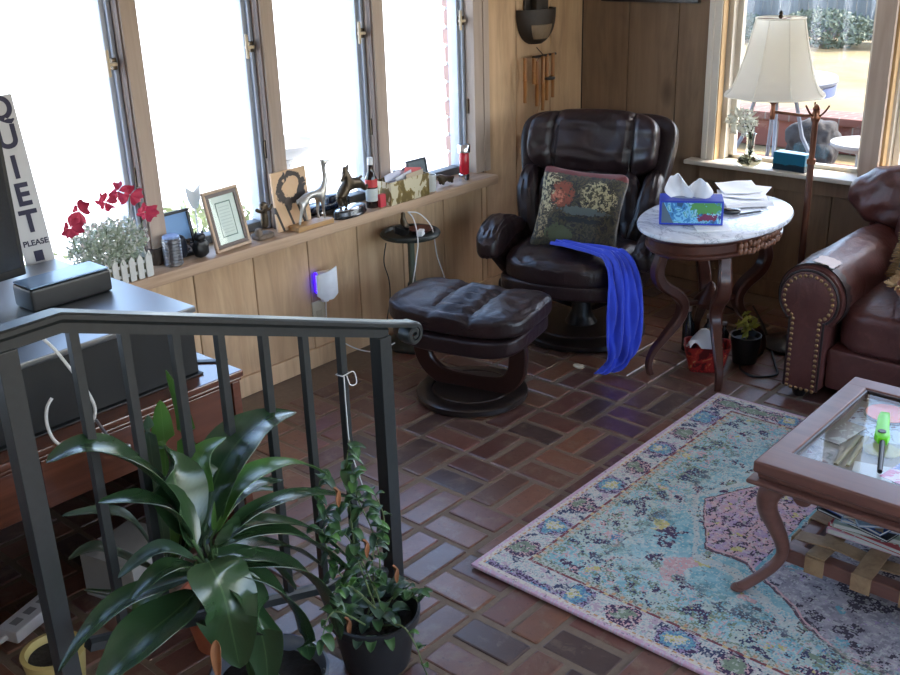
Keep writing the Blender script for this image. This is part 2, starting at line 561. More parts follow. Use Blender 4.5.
boards_x(b, 0, .02, WTOP, CEIL, .80, 3.115)
boards_x(b, 0, .02, SILL - .03, CEIL, 3.115, 4.95)
b.mi = 1
b.box(-.18, 5, .021, .16, -.1, SILL - .035)
b.box(-.18, .80, .021, .16, SILL - .03, CEIL)
b.box(.80, 3.115, .021, .16, WTOP, CEIL)
b.box(3.115, 5, .021, .16, SILL - .03, CEIL)
tag(b.build('wall_back', [M['plank_shaded'], M['gap']]), kind='structure')
b = MB()   # right wall of the sunroom with its own row of windows, out of the frame
b.box(4.95, 5.1, -7, 0, -.1, .66); b.box(4.95, 5.1, -7, 0, WTOP, CEIL)
for y0, y1 in ((-7, -5.3), (-3.65, -3.55), (-1.95, -1.85), (-.25, 0)): b.box(4.95, 5.1, y0, y1, .66, WTOP)
tag(b.build('wall_right', M['plaster']), kind='structure')
b = MB(); b.box(-.18, 5.1, -7.12, -7, -.1, CEIL)
tag(b.build('wall_front', M['plaster']), kind='structure')
b = MB(); b.box(-.45, 5.4, -7.3, 1.14, CEIL, CEIL + .12)  # slab runs past the back wall as an unseen eave, sized to block sun
tag(b.build('ceiling', M['plaster']), kind='structure')
# baseboards
b = MB(); b.box(0, .014, -6.9, 0, 0, .085, .004)
tag(b.build('baseboard_left', M['plank']), kind='structure')
b = MB(); b.box(0.015, 4.9, -.014, 0, 0, .085, .004)
tag(b.build('baseboard_back', M['plank_shaded']), kind='structure')
# left sill: a thick board with a small apron below
b = MB(); b.box(-.10, .115, -6.9, -.855, SILL - .045, SILL, .008); b.box(0, .03, -6.9, -.87, SILL - .075, SILL - .045, .005)
tag(b.build('trim_1', M['sillwood']), kind='structure')
# back sill
b = MB(); b.box(.67, 3.2, -.075, .10, SILL - .022, SILL, .006); b.mi = 1; b.box(.73, 3.15, -.02, 0, SILL - .10, SILL - .0221, .004)
tag(b.build('trim_2', [M['white_trim'], M['plank_shaded']]), kind='structure')
# ---- left windows: posts and sashes
PY = [-1.5125 - .583 * k for k in range(9)]
tn = 3
for y in PY[:8]:
    b = MB(); b.box(-.045, .012, y - .0325, y + .0325, SILL, WTOP, .005)
    b.mi = 1
    b.box(-.13, -.03, y - .030, y + .030, SILL, WTOP, .003)
    b.box(-.02, .004, y - .039, y - .0325, SILL, WTOP, .002)
    tag(b.build('trim_%d' % tn, [M['post'], M['post_dark']]), kind='structure'); tn += 1
b = MB(); b.box(-.045, .016, -.905, -.805, SILL, WTOP + .08, .005); b.box(.0, .022, -.842, -.80, SILL, WTOP + .08, .004)
b.mi = 1; b.box(-.13, -.03, -.90, -.80, SILL, WTOP, .003)
tag(b.build('trim_%d' % tn, [M['post'], M['post_dark']]), kind='structure'); tn += 1
EDG = [-.905] + PY
M['handle_tan'] = plain('tan window handle', SRGB(196, 176, 146), .45, 0, .05)
for k in range(6):
    yb, ya = EDG[k] - (.0325 if k else 0), EDG[k + 1] + .0325
    b = MB()
    w = .036
    b.box(-.115, -.055, yb - w, yb - .001, SILL, WTOP, .006); b.box(-.115, -.055, ya + .001, ya + w, SILL, WTOP, .006)
    b.box(-.098, -.040, yb - w * .5, yb - .001, SILL, WTOP, .004)
    b.mi = 1
    b.box(-.115, -.055, ya + .0011, yb - .0011, SILL, SILL + .035, .006); b.box(-.115, -.055, ya + .0011, yb - .0011, WTOP - .04, WTOP, .006)
    win = tag(b.build('window_%d' % (k + 1), [M['alu'], plain('dark sash rail', SRGB(86, 84, 84), .5)] if k == 0 else [M['alu'], bpy.data.materials['dark sash rail']]), kind='structure')
    p = MB(); p.box(-.090, -.086, ya + w * .6, yb - w * .6, SILL + .02, WTOP - .03); p.build('pane', M['pane'], win)
    h = MB()   # lever handle on the far stile
    h.box(-.056, -.028, yb - .030, yb - .012, 1.335, 1.375, .004)
    h.mi = 1
    h.box(-.022, -.010, yb - .060, yb - .048, 1.315, 1.405, .005)
    h.box(-.030, -.012, yb - .056, yb - .020, 1.350, 1.362, .003)
    h.build('handle', [M['bronze'], M['handle_tan']], win)
    h = MB(); h.box(-.030, -.022, yb - .010, yb + .004, .93, 1.0, .002); h.build('latch', M['bronze'], win)
# ---- back windows: casings, jambs, sashes
b = MB()
b.box(.735, .765, -.022, 0, SILL, WTOP + .1, .005); b.box(.760, .800, -.016, 0, SILL, WTOP + .06, .004)
b.mi = 1
b.box(.792, .805, -.010, .04, SILL, WTOP + .02, .002)
b.mi = 0
b.box(.798, .83, .045, .16, SILL, WTOP, .003)
tag(b.build('trim_%d' % tn, [M['white_trim'], M['trim_tan']]), kind='structure'); tn += 1
for i in (0, 1):
    xa, xb = WX[i][1], WX[i + 1][0]
    b = MB(); b.box(xa, xb, -.012, .015, SILL, WTOP + .02, .004); 
    b.mi = 1
    b.box(xa - .004, xb + .012, .0155, .06, SILL, WTOP, .003)
    b.mi = 2
    b.box(xa - .01, xb + .024, .0605, .16, SILL, WTOP, .003)
    tag(b.build('trim_%d' % tn, [M['post'], M['trim_tan'], M['white_trim']]), kind='structure'); tn += 1
b = MB(); b.box(3.10, 3.19, -.02, .0, SILL, WTOP + .06, .004); b.box(3.10, 3.13, .0, .16, SILL, WTOP, .003)
tag(b.build('trim_%d' % tn, M['white_trim']), kind='structure'); tn += 1
for i, (xa, xb) in enumerate(WX):
    b = MB(); w = .03
    b.box(xa + .028, xa + .028 + w, .085, .12, SILL, WTOP, .004); b.box(xb - .012 - w, xb - .012, .085, .12, SILL, WTOP, .004)
    b.box(xa + .028, xb - .012, .085, .12, SILL, SILL + .02, .004); b.box(xa + .028, xb - .012, .085, .12, WTOP - .04, WTOP, .004)
    win = tag(b.build('window_%d' % (7 + i), M['white_trim']), kind='structure')
    p = MB(); p.box(xa + .05, xb - .035, .100, .104, SILL + .015, WTOP - .03); p.build('pane', M['pane'], win)

# ================================================================ outdoors
def ground(name, pts, z, m):
    b = MB(); n = len(pts)
    b.prism(pts, z - .1, z)
    return tag(b.build(name, m, smooth=0), kind='structure')
def brickmat(name, c1, c2, mor, sc=1.0, rough=.85):
    g = G(name); v = g.coord()
    n = g.n('TexBrick'); g.l(g.scale(v, (4.6 * sc, 4.6 * sc, 4.6 * sc)), n.inputs['Vector'])
    n.inputs['Color1'].default_value = (*c1, 1); n.inputs['Color2'].default_value = (*c2, 1); n.inputs['Mortar'].default_value = (*mor, 1)
    n.inputs['Scale'].default_value = 1; n.inputs['Mortar Size'].default_value = .03
    n.inputs['Brick Width'].default_value = 1.0; n.inputs['Row Height'].default_value = .36
    return g.P(col=n.outputs[0], rough=rough)
g = G('leaf littered dry lawn'); v = g.coord()
n1 = g.noise(v, .55, 4, .6); n2 = g.noise(v, 7, 5, .7)
c = g.ramp(n1, [(.36, SRGB(92, 84, 56)), (.5, SRGB(136, 116, 78)), (.66, SRGB(150, 128, 90))])
c = g.mix(g.m('MULTIPLY', n2, .5), c, SRGB(100, 78, 46))
LAWN = g.P(col=c, rough=.95)
PATIO = plain('bleached pale concrete', (.88, .875, .86), .9, 0, .03, 3)
ground('floor_yard', [(0, .17), (26, .17), (26, 40), (-27, 40)], -.12, LAWN)
ground('floor_patio', [(-.19, -30), (-.19, .17), (-.01, .17), (-27, 39.9), (-45, 39.9), (-45, -30)], -.12, PATIO)
BR = brickmat('outdoor red brick', SRGB(112, 68, 54), SRGB(92, 56, 46), SRGB(112, 102, 92))
b = MB(); b.prism([(.3, .2), (4, .2), (4, 3.6), (-1.75, 3.6)], -.12, -.105)
tag(b.build('floor_terrace', brickmat('terrace brick paving', SRGB(104, 68, 58), SRGB(86, 56, 50), SRGB(104, 96, 88)), smooth=0), kind='structure')
# garden retaining wall of brick
b = MB(); b.box(-2.0, 3.6, 4.0, 4.3, -.115, .12, .01); b.mi = 1; b.box(-2.06, 3.66, 3.96, 4.34, .12, .19, .012)
tag(b.build('garden_wall', [brickmat('garden wall brick', SRGB(116, 66, 52), SRGB(94, 52, 42), SRGB(116, 106, 96)), BR]), 'low red brick garden wall beyond the back window', 'garden wall')
# brick pier hugging the last left window, outside
b = MB()
pe = at(450, 60, x=-.30)
for r in range(26):
    z0 = -.1 + r * .088
    off = .012 if r % 2 else 0
    b.box(-.34, -.185, pe.y - off, -.55, z0, z0 + .074, .006, 1)
    b.mi = 1; b.box(-.335, -.19, pe.y + .008, -.56, z0 + .0741, z0 + .0879); b.mi = 0
tag(b.build('trim_30', [plain('pale red outside brick', SRGB(190, 150, 136), .85, 0, .2, 6), plain('pale outside mortar', SRGB(190, 184, 174), .9)]), kind='structure')
# board fence at the far end of the yard
fence = thing('board_fence', 'weathered grey board fence across the far end of the yard', 'fence', (-2, 12.6, -.12))
b = MB(); rng = random.Random(5)
for k in range(100):
    x = -6.6 + k * .16
    b.box(x + .003, x + .157, 0, .022, .04, 1.85 + rng.uniform(-.02, .02), .004, 1)
b.build('boards', wood('grey fence board', SRGB(96, 95, 92), SRGB(126, 124, 118), grain=(20, 20, 1.2), rough=.85), fence)
b = MB(); b.box(-6.6, 9.4, .023, .07, .35, .45); b.box(-6.6, 9.4, .023, .07, 1.4, 1.5); b.build('rail', M['post_dark'], fence)

def leaves(b, c, s, n, size, rng, shell=.55):
    for _ in range(n):
        a = rng.uniform(0, 2 * PI); w = rng.uniform(-1, 1); r = rng.uniform(shell, 1) ** .6
        q = math.sqrt(1 - w * w)
        p = Vector((c[0] + s[0] * r * q * math.cos(a), c[1] + s[1] * r * q * math.sin(a), c[2] + s[2] * r * w))
        d = Vector((rng.gauss(0, 1), rng.gauss(0, 1), rng.gauss(0, 1))).normalized()
        e = d.orthogonal().normalized()
        L = size * rng.uniform(.6, 1.3)
        b.add([p - d * L, p + e * L * .42, p + d * L, p - e * L * .42], [(0, 1, 2, 3)])
def bush(name, label, loc, s, n, size, m, seed, group=None):
    t = thing(name, label, 'bush', loc, 0, group)
    b = MB(); rng = random.Random(seed); b.recalc = False
    leaves(b, (0, 0, s[2] * .95), s, n, size, rng)
    b.build('foliage', m, t, smooth=0)
    b = MB()
    for k in range(5):
        a = k * 1.3
        b.tube([(0, 0, 0), (.3 * s[0] * math.cos(a), .3 * s[1] * math.sin(a), s[2] * .7), (.6 * s[0] * math.cos(a), .6 * s[1] * math.sin(a), s[2] * 1.3)], [.012, .009, .005], 6)
    b.build('stems', M['post_dark'], t)
    return t
GREEN = plain('dull green leaf', SRGB(84, 92, 72), .7, 0, .4, 2)
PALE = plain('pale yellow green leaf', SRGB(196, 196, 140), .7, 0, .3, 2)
for k, x in enumerate([-7.2, -5.3, -3.4, -1.5, .4]):
    bush('shrub', 'dull green shrub, %s along the foot of the grey fence' % ['first', 'second', 'third', 'fourth', 'fifth'][k] + ' from the left', (x, 11.6 + .3 * (k % 2), -.12), (.82, .45, .22 + .04 * (k % 3)), 2200, .042, GREEN, k, 'shrubs along the fence')
bush('hedge_shrub', 'pale sunlit shrub outside the left window behind the red flowers', (-.95, -2.95, -.12), (.34, .55, .36), 900, .035, PALE, 21, 'shrubs under the left windows')
bush('hedge_shrub', 'pale sunlit shrub outside the left window behind the wooden certificate frame', (-.95, -1.9, -.12), (.34, .5, .35), 900, .035, PALE, 22, 'shrubs under the left windows')

# patio table, boulder, round stone table on the terrace
STONE = plain('grey stone', SRGB(136, 134, 130), .85, 0, .2, 6, .4, 12, .01)
WH = plain('white painted metal', SRGB(112, 116, 124), .6, 0, .05)
p = at(781, 92, z=.62)
tb = thing('patio_table', 'round white metal patio table beyond the back window behind the lamp', 'outdoor table', (p.x + .25, 2.9, -.105))
pt = at(776, 92, y=2.9)
tb.location = (pt.x, 2.9, -.105)
b = MB(); b.lathe([(.02, .70), (.40, .70), (.43, .71), (.44, .735), (.43, .76), (.38, .765), (.02, .765)], n=40); b.build('tabletop', WH, tb)
b = MB(); b.lathe([(.415, .63), (.425, .63), (.43, .70), (.42, .70)], n=40, cap=False); b.build('apron', plain('blue grey apron', SRGB(84, 94, 124), .6), tb)
for k in range(4):
    a = .5 + k * PI / 2
    b = MB(); b.tube([(.12 * math.cos(a), .12 * math.sin(a), .70), (.22 * math.cos(a), .22 * math.sin(a), .3), (.38 * math.cos(a), .38 * math.sin(a), .0)], .016, 8); b.build('leg', WH, tb)
p = at(818, 135, y=3.6)
rk = MB(); rk.pad((0, 0, .16), (.42, .36, .40), 2.4, 20, lambda u, v, w, q: q * (1 + .22 * noise.noise(q * 7) + .12 * noise.noise(q * 17)))
r_ = rk.build('boulder', plain('dark grey boulder', SRGB(48, 44, 42), .9, 0, .5, 8, .8, 14, .02)); r_.location = (p.x, 3.55, -.12)
tag(r_, 'dark grey boulder in front of the brick garden wall', 'rock')
p = at(866, 142, y=2.6)
st = thing('stone_table', 'small round stone table outside, right of the lamp pole', 'outdoor table', (p.x, 2.6, -.105))
b = MB(); zt = p.z + .105
b.lathe([(.02, zt - .05), (.20, zt - .05), (.235, zt - .02), (.235, zt), (.02, zt)], n=36); b.build('tabletop', STONE, st)
b = MB(); b.lathe([(.10, 0), (.10, .03), (.06, .06), (.055, zt - .1), (.09, zt - .05)], n=24); b.build('pedestal', STONE, st)
# bird bath on the pale patio
p = at(279, 146, z=.52)
bb = thing('bird_bath', 'grey stone bird bath out on the bright paving', 'bird bath', (p.x, p.y, -.12))
b = MB(); b.lathe([(.03, .56), (.12, .57), (.20, .62), (.235, .66), (.225, .665), (.16, .61), (.03, .595)], n=36); b.build('bowl', STONE, bb)
b = MB(); b.lathe([(.14, 0), (.14, .04), (.07, .08), (.05, .3), (.06, .5), (.09, .56)], n=24); b.build('pedestal', STONE, bb)

# ================================================================ light
W = bpy.data.worlds.new('sky'); SC.world = W; W.use_nodes = True
wt = W.node_tree; wt.nodes.clear()
wo = wt.nodes.new('ShaderNodeOutputWorld'); bg = wt.nodes.new('ShaderNodeBackground'); sk = wt.nodes.new('ShaderNodeTexSky')
sk.sky_type = 'NISHITA'; sk.sun_disc = False; sk.sun_elevation = R(50); sk.sun_rotation = R(37); sk.dust_density = 2.0; sk.air_density = 1.0
bg.inputs[1].default_value = .55
wt.links.new(sk.outputs[0], bg.inputs[0]); wt.links.new(bg.outputs[0], wo.inputs[0])
sd = bpy.data.lights.new('sun', 'SUN'); sd.energy = 4.0; sd.angle = R(.6); sd.color = (1, .93, .80)
so = bpy.data.objects.new('sun', sd); COL.objects.link(so)
so.rotation_euler = Vector((.6 * math.cos(R(50)), .8 * math.cos(R(50)), math.sin(R(50)))).to_track_quat('Z', 'Y').to_euler()
def portal(name, c, rot, sx, sy):
    L = bpy.data.lights.new(name, 'AREA'); L.shape = 'RECTANGLE'; L.size = sx; L.size_y = sy; L.cycles.is_portal = True
    o = bpy.data.objects.new(name, L); COL.objects.link(o); o.location = c; o.rotation_euler = rot
# sampling portals sit exactly in the window openings; they give no light of their own
portal('left_opening', (-.16, -3.3, 1.35), (0, R(-90), 0), 1.4, 5.0)
portal('right_opening', (5.08, -2.8, 1.35), (0, R(90), 0), 1.4, 5.0)
portal('back_opening', (1.96, .14, 1.35), (R(-90), 0, 0), 2.32, 1.4)
SC.view_settings.exposure = 1.5
# ================================================================ leather recliner
M['leather'] = leather('dark burgundy leather', (.015, .0075, .0085), (.027, .0115, .012), .33, wear=.25, spec=.55)
M['leather_worn'] = leather('oxblood worn leather', (.070, .020, .016), (.125, .043, .035), .34, wear=.5, spec=.5)
M['leather_dark'] = leather('blackened leather', (.014, .009, .009), (.03, .014, .012), .4, wear=.3)
M['seam'] = plain('dark seam piping', (.010, .006, .006), .45)
def wr(u, v, w, f=5, a=.006, s=0):
    return a * noise.noise(Vector((u * f + s, v * f * .6 + s * 2, w * f)))

CH = thing('recliner_chair', 'dark burgundy leather recliner with tapestry cushion in the corner of the room', 'armchair', (.665, -.945, 0), R(19))
b = MB(); b.lathe([(.02, 0), (.285, 0), (.295, .008), (.295, .028), (.283, .038), (.22, .040), (.215, .046), (.02, .046)], n=56)
b.build('base', M['dark_wood'], CH)
b = MB(); b.lathe([(.075, .046), (.06, .07), (.045, .10), (.042, .235)], n=24)
b.build('column', M['black_plastic'], CH)
b = MB()
for s in (-1, 1): b.tube(spline([(s * .05, .05, .10), (s * .14, -.05, .17), (s * .22, -.10, .235), (s * .24, -.10, .26)], 6), .5, flat=(.06, .05))
b.build('swivel_frame', M['dark_wood'], CH)
# seat frame and cushion (front is -y)
def seatframe(u, v, w, q):
    q.y += -.05 * (1 - u * u) * (v < 0); q.z += .012 * (1 - v); return q
b = MB(); b.pad((0, -.03, .285), (.60, .62, .085), 7, 14, seatframe); b.build('seat_frame', M['leather'], CH)
def seatpad(u, v, w, q):
    q.z += (.028 * (1 - u * u) * (1 - .4 * v * v) if w > 0 else 0) - .02 * max(0, v) * 1.0
    q.y += -.055 * (1 - u * u) * (v < 0)
    if w > 0: q.z += wr(u, v, w, 6, .014) + (-.008 * math.exp(-((abs(u) - .55) / .06) ** 2))
    return q
b = MB(); b.pad((0, -.04, .37), (.58, .60, .115), 4.5, 22, seatpad); b.build('seat_cushion', M['leather'], CH)
LEAN = Matrix.Rotation(R(-19), 4, 'X')
BK = Matrix.Translation((-.03, .215, .345)) @ LEAN @ Matrix.Diagonal((1, 1, .90, 1))
def backshell(u, v, w, q):
    q.x *= 1.0 + .16 * max(0, w) - .16 * max(0, -w)
    q.y += -.10 * u * u * (1 if v < .2 else .8) + .02 * w * w
    return q
b = MB(); k = b.mark(); b.pad((0, .060, .335), (.68, .12, .73), 5, 20, backshell, kz=5); b.xf(k, BK); b.build('back_shell', M['leather'], CH)
def backpad(u, v, w, q):
    q.y += -.055 * u * u - .03 * (1 - u * u) * (v < 0) + wr(u, v, w, 5, .016, 3)
    q.y += .02 * math.exp(-((abs(u) - .62) / .07) ** 2) * (v < 0)
    q.x *= 1.0 - .07 * w
    return q
b = MB(); k = b.mark(); b.pad((0, -.025, .19), (.50, .11, .44), 4, 20, backpad); b.xf(k, BK); b.build('backrest', M['leather'], CH)
for s in (-1, 1):
    def wing(u, v, w, q):
        q.y += -.03 * (1 - w * w) + .02 * w; q.x += s * (.035 * w + .02 * (1 - w * w)); q.y += wr(u, v, w, 4, .012, 7 * s); return q
    b = MB(); k = b.mark(); b.pad((s * .258, -.055, .18), (.105, .17, .44), 3.2, 14, wing); b.xf(k, BK); b.build('side_bolster', M['leather'], CH)
def headpad(u, v, w, q):
    q.y += -.075 * u * u * abs(u) - .035 * (1 - w * w) * (v < 0) * (1 - .5 * u * u)
    q.y += (.030 * math.exp(-((abs(u) - .60) / .05) ** 2)) * (v < .2)
    q.y += wr(u, v * .2, w, 4, .016, 5) * (1 - w * w) + .006 * math.sin(u * 34) * math.exp(-(u / .25) ** 2) * max(0, w) * (v < 0)
    q.z += .03 * (1 - u * u) * (w > 0) - .012 * (1 - u * u) * (w < 0)
    return q
b = MB(); k = b.mark(); b.pad((0, -.035, .515), (.60, .17, .30), 4.2, 30, headpad); b.xf(k, BK); b.build('headrest', M['leather'], CH)
b = MB()
for s in (-1, 1):
    k = b.mark(); pts = []
    for i in range(13):
        w = -.9 + 1.8 * i / 12
        pts.append((s * .178, -.035 - .083 - .035 * (1 - w * w) * .82 - .075 * .216 + .028, .515 + w * .15))
    b.tube(pts, .004, 6); b.xf(k, BK)
b.build('piping', M['seam'], CH)
for s in (-1, 1):
    def arm(u, v, w, q):
        q.z += .02 * math.cos(v * 1.5) - .05 * max(0, v) ** 2 + wr(u, v, w, 5, .012, 2 * s)
        q.x += s * .02 * (1 - v * v); q.x *= 1.0
        t = max(0, -v)
        q.z += -.012 * t if w > 0 else .05 * max(0, v) - .02 * t
        return q
    b = MB(); b.pad((s * .340, -.10, .462), (.135, .46, .118), 3.2, 18, arm); b.build('armrest', M['leather'], CH)
    def arms(u, v, w, q):
        q.y += -.07 * w * (v < 0); q.x += s * .03 * w; return q
    b = MB(); b.pad((s * .312, -.06, .355), (.055, .34, .17), 5, 12, arms); b.build('arm_support', M['leather'], CH)
b = MB(); b.lathe([(.0, 0), (.022, 0), (.026, .006), (.026, .02), (.02, .028), (.0, .03)], c=(-.325, -.12, .235), n=18, mat=Matrix.Rotation(R(-90), 4, 'Y'))
b.tube([(-.33, -.12, .235), (-.29, -.12, .24)], .008, 8); b.build('recline_knob', M['black_plastic'], CH)

# tapestry cushion
def tapestry():
    g = G('woven tapestry'); v = g.coord('Object'); s = g.xyz(v)
    n = g.noise(v, 15, 6, .68, .8); n2 = g.noise(v, 62, 3, .7)
    f = g.m('ADD', g.m('MULTIPLY', n, .8), g.m('MULTIPLY', n2, .25))
    c = g.ramp(f, [(.0, SRGB(34, 36, 34)), (.42, SRGB(60, 58, 46)), (.48, SRGB(84, 78, 58)), (.52, SRGB(46, 44, 48)), (.56, SRGB(70, 66, 50)), (.61, SRGB(92, 80, 60)), (.66, SRGB(58, 44, 44))], 'CONSTANT')
    # flowers in the upper corners, a rust bloom, a red strip along the top, a grey green bench shape across the middle
    def blob(cx, cz, rx, rz, th=1.0):
        dx = g.m('DIVIDE', g.m('SUBTRACT', s[0], cx), rx); dz = g.m('DIVIDE', g.m('SUBTRACT', s[2], cz), rz)
        d = g.m('ADD', g.m('ADD', g.m('MULTIPLY', dx, dx), g.m('MULTIPLY', dz, dz)), g.m('MULTIPLY', g.m('SUBTRACT', n, .5), 3.0))
        return g.m('LESS_THAN', g.m('ADD', d, g.m('MULTIPLY', g.m('SUBTRACT', n2, .5), 2.6)), th)
    fl = g.m('GREATER_THAN', n2, .51)
    c = g.mix(g.m('MULTIPLY', blob(-0.146, 0.232, 0.077, 0.120), fl), c, SRGB(186, 172, 132))
    c = g.mix(g.m('MULTIPLY', blob(-0.163, 0.120, 0.052, 0.086), fl), c, SRGB(160, 142, 104))
    c = g.mix(g.m('MULTIPLY', blob(0.086, 0.249, 0.086, 0.069), fl), c, SRGB(176, 164, 124))
    c = g.mix(g.m('MULTIPLY', blob(-0.069, 0.241, 0.052, 0.060), g.m('GREATER_THAN', n2, .42)), c, SRGB(140, 78, 60))
    c = g.mix(g.m('MULTIPLY', blob(-0.086, 0.232, 0.034, 0.043), fl), c, SRGB(196, 120, 92))
    c = g.mix(blob(0.026, 0.181, 0.112, 0.019, .8), c, SRGB(96, 104, 98))
    c = g.mix(blob(0.026, 0.142, 0.103, 0.012, .8), c, SRGB(44, 50, 50))
    c = g.mix(blob(-0.052, 0.077, 0.077, 0.043, .7), c, SRGB(86, 92, 66))
    c = g.mix(g.m('GREATER_THAN', g.m('ADD', s[2], g.m('MULTIPLY', n2, .03)), .352), c, SRGB(104, 44, 44))
    g.bump(g.noise(v, 220, 2), .4, .002)
    return g.P(col=c, rough=.95, sheen=.2)
CU = thing('throw_cushion', 'square tapestry cushion with rust and cream flowers leaning in the corner recliner', 'cushion', (0, 0, 0))
def cush(u, v, w, q):
    e = max(abs(u), abs(w)); 
    q.x *= 1 - .10 * (1 - w * w) ; q.z *= 1 - .10 * (1 - u * u)
    q.y *= (1 - .75 * e ** 5)
    q.y += wr(u, v, w, 3, .012, 9)
    return q
b = MB(); b.pad((0, 0, .185), (.40, .13, .385), 9, 22, cush, kz=9); b.build('cushion_cover', tapestry(), CU)
Lc = CH.matrix_basis if False else Matrix.Translation(CH.location) @ Matrix.Rotation(R(19), 4, 'Z')
pc = Lc @ Vector((-.01, -.15, .412))
CU.rotation_euler = (R(-24), R(3), R(16)); CU.location = pc
M['blue_cloth'] = cloth('royal blue cloth', (.016, .04, .46), (.03, .075, .66), 9, .8)
# blue garment draped over the seat front corner down to the floor
path = [Lc @ Vector(p) for p in [(-.06, -.20, .463), (.06, -.26, .470), (.17, -.30, .474), (.245, -.345, .462), (.285, -.40, .40), (.30, -.425, .30), (.30, -.435, .18), (.29, -.44, .07), (.24, -.47, .02)]]
P = spline(path, 7); N = len(P)
side = Lc.to_3x3() @ Vector((.80, .60, 0)); side.normalize()
def drape(u, v):
    i = u * (N - 1); k = min(int(i), N - 2); p = P[k].lerp(P[k + 1], i - k)
    wdt = [.030, .05, .06, .06, .068, .080, .088, .085, .065][min(8, int(u * 8.99))]
    wdt = lerp(wdt, [.030, .05, .06, .06, .068, .080, .088, .085, .065, .06][min(9, int(u * 8.99) + 1)], (u * 8.99) % 1)
    t = v * 2 - 1
    fold = .018 * math.sin(v * 11 + 3.5 * u + 1.5 * math.sin(u * 7)) + .012 * math.sin(v * 23 - 5 * u) + .016 * noise.noise(Vector((u * 7, v * 5, 2)))
    tang = (P[min(k + 2, N - 1)] - P[max(k - 1, 0)]).normalized()
    nrm = side.cross(tang).normalized()
    if nrm.z < 0 and u < .45: nrm = -nrm
    if u >= .45 and nrm.dot(Lc.to_3x3() @ Vector((.3, -1, 0))) < 0: nrm = -nrm
    q = p + side * (t * wdt) + nrm * (abs(fold) * (1.0 if u > .3 else .6) + .004)
    if t > .55 and u > .3: q += -nrm * .03 * (t - .55) * 2
    q.z = max(q.z, .014 + .012 * abs(math.sin(v * 15)))
    return q
b = MB(); b.grid(drape, 60, 40, .006)
tag(b.build('blue_garment', M['blue_cloth']), 'royal blue garment draped from the recliner seat down to the floor', 'garment')
b = MB(); b.pad((0, 0, .008), (.055, .035, .014), 2.5, 8, lambda u, v, w, q: q * (1 + .25 * noise.noise(q * 60)))
o = b.build('shell_scrap', plain('cream scrap', SRGB(214, 204, 178), .6), None); o.location = at(579, 368, z=0)
tag(o, 'small cream scrap lying on the brick floor beside the blue garment', 'scrap')

# ================================================================ footstool
OT = thing('leather_footstool', 'dark burgundy leather footstool on a round black base in front of the recliner', 'footstool', (.725, -1.80, 0), R(14))
b = MB(); b.lathe([(.02, 0), (.215, 0), (.224, .008), (.224, .026), (.212, .036), (.165, .037), (.160, .030), (.155, .037), (.02, .038)], n=56); b.build('base', M['dark_wood'], OT)
b = MB()
b.tube(spline([(-.205, 0, .262), (-.222, 0, .20), (-.205, 0, .125), (-.15, 0, .072), (-.07, 0, .056), (.07, 0, .056), (.15, 0, .072), (.195, 0, .125), (.205, 0, .20), (.200, 0, .262)], 7), 1, flat=(.075, .030), up=(0, 1, 0))
b.build('bent_leg', plain('dark stained bentwood', (.030, .011, .008), .3, 0, .25, 6), OT)
def otb(u, v, w, q):
    q.z += .030 * u * u * u * u - .0 * v; q.z += -.01 * (1 - u * u); return q
b = MB(); b.pad((0, 0, .285), (.56, .37, .085), 6, 16, otb); b.build('cushion_frame', M['leather'], OT)
def ott(u, v, w, q):
    q.z += .020 * u * u + (.012 * (1 - u * u) * (1 - v * v) if w > 0 else 0)
    if w > 0:
        q.z += -.012 * math.exp(-((u + .28) / .05) ** 2) - .016 * math.exp(-((u - .30) / .05) ** 2)
        q.z += .009 * math.sin(v * 19 + 1) * math.exp(-(u / .26) ** 2) + wr(u, v, w, 6, .007, 4)
    return q
b = MB(); b.pad((0, 0, .365), (.60, .40, .10), 4.5, 26, ott); b.build('cushion', M['leather'], OT)

# ================================================================ sofa
SX, SY = 1.765, -1.055
SO = thing('leather_sofa', 'oxblood rolled arm leather sofa with brass nailheads, right of the marble table', 'sofa', (SX, 0, 0))
def armprof(r, cz, hw, n=26):
    """cross section (x, z): scroll roll above a narrower panel"""
    pts = [(hw, .05), (hw + .0, cz - r * .75)]
    for i in range(n + 1):
        a = R(-48) + (R(276)) * i / n
        pts.append((r * math.cos(a), cz + r * math.sin(a)))
    pts += [(-hw, cz - r * .75), (-hw, .05)]
    return pts
def ring(prof, y, s=1.0, dz=0): return [Vector((x * s, y, (z if z < .1 else z + dz))) for x, z in prof]
AR, AZC = .128, .415
ap = armprof(AR, AZC, .070)
b = MB()
ap2 = armprof(.121, AZC, .064)
rings = [ring(ap2, SY + .012)]
for i in range(13):
    y = SY + .03 + i * .06
    rings.append([p + Vector((wr(p.x * 8, y * 3, p.z * 4, 2, .010), 0, wr(p.x * 8, y * 4, p.z * 4, 2.4, .012, 3) if p.z > .3 else 0)) for p in ring(ap, y, 1.0, .012 * math.sin(i / 12 * PI))])
b.loft(rings); b.build('arm', M['leather_worn'], SO, smooth=60)
fp = armprof(.108, AZC, .062)
b = MB(); k = b.mark(); b.prism([(x, z) for x, z in fp], 0, .022, Matrix(((1, 0, 0, 0), (0, 0, -1, SY + .012), (0, 1, 0, 0), (0, 0, 0, 1))), .006)
fr = b.build('arm_front', M['leather_worn'], SO)
b = MB()
fp2 = armprof(.094, AZC, .051)
acc = []; 
loop = fp2 + [fp2[0]]
for i in range(len(loop) - 1):
    p, q = Vector(loop[i]), Vector(loop[i + 1]); acc.append((p, q, (q - p).length))
tot = sum(a[2] for a in acc); nn = int(tot / .021)
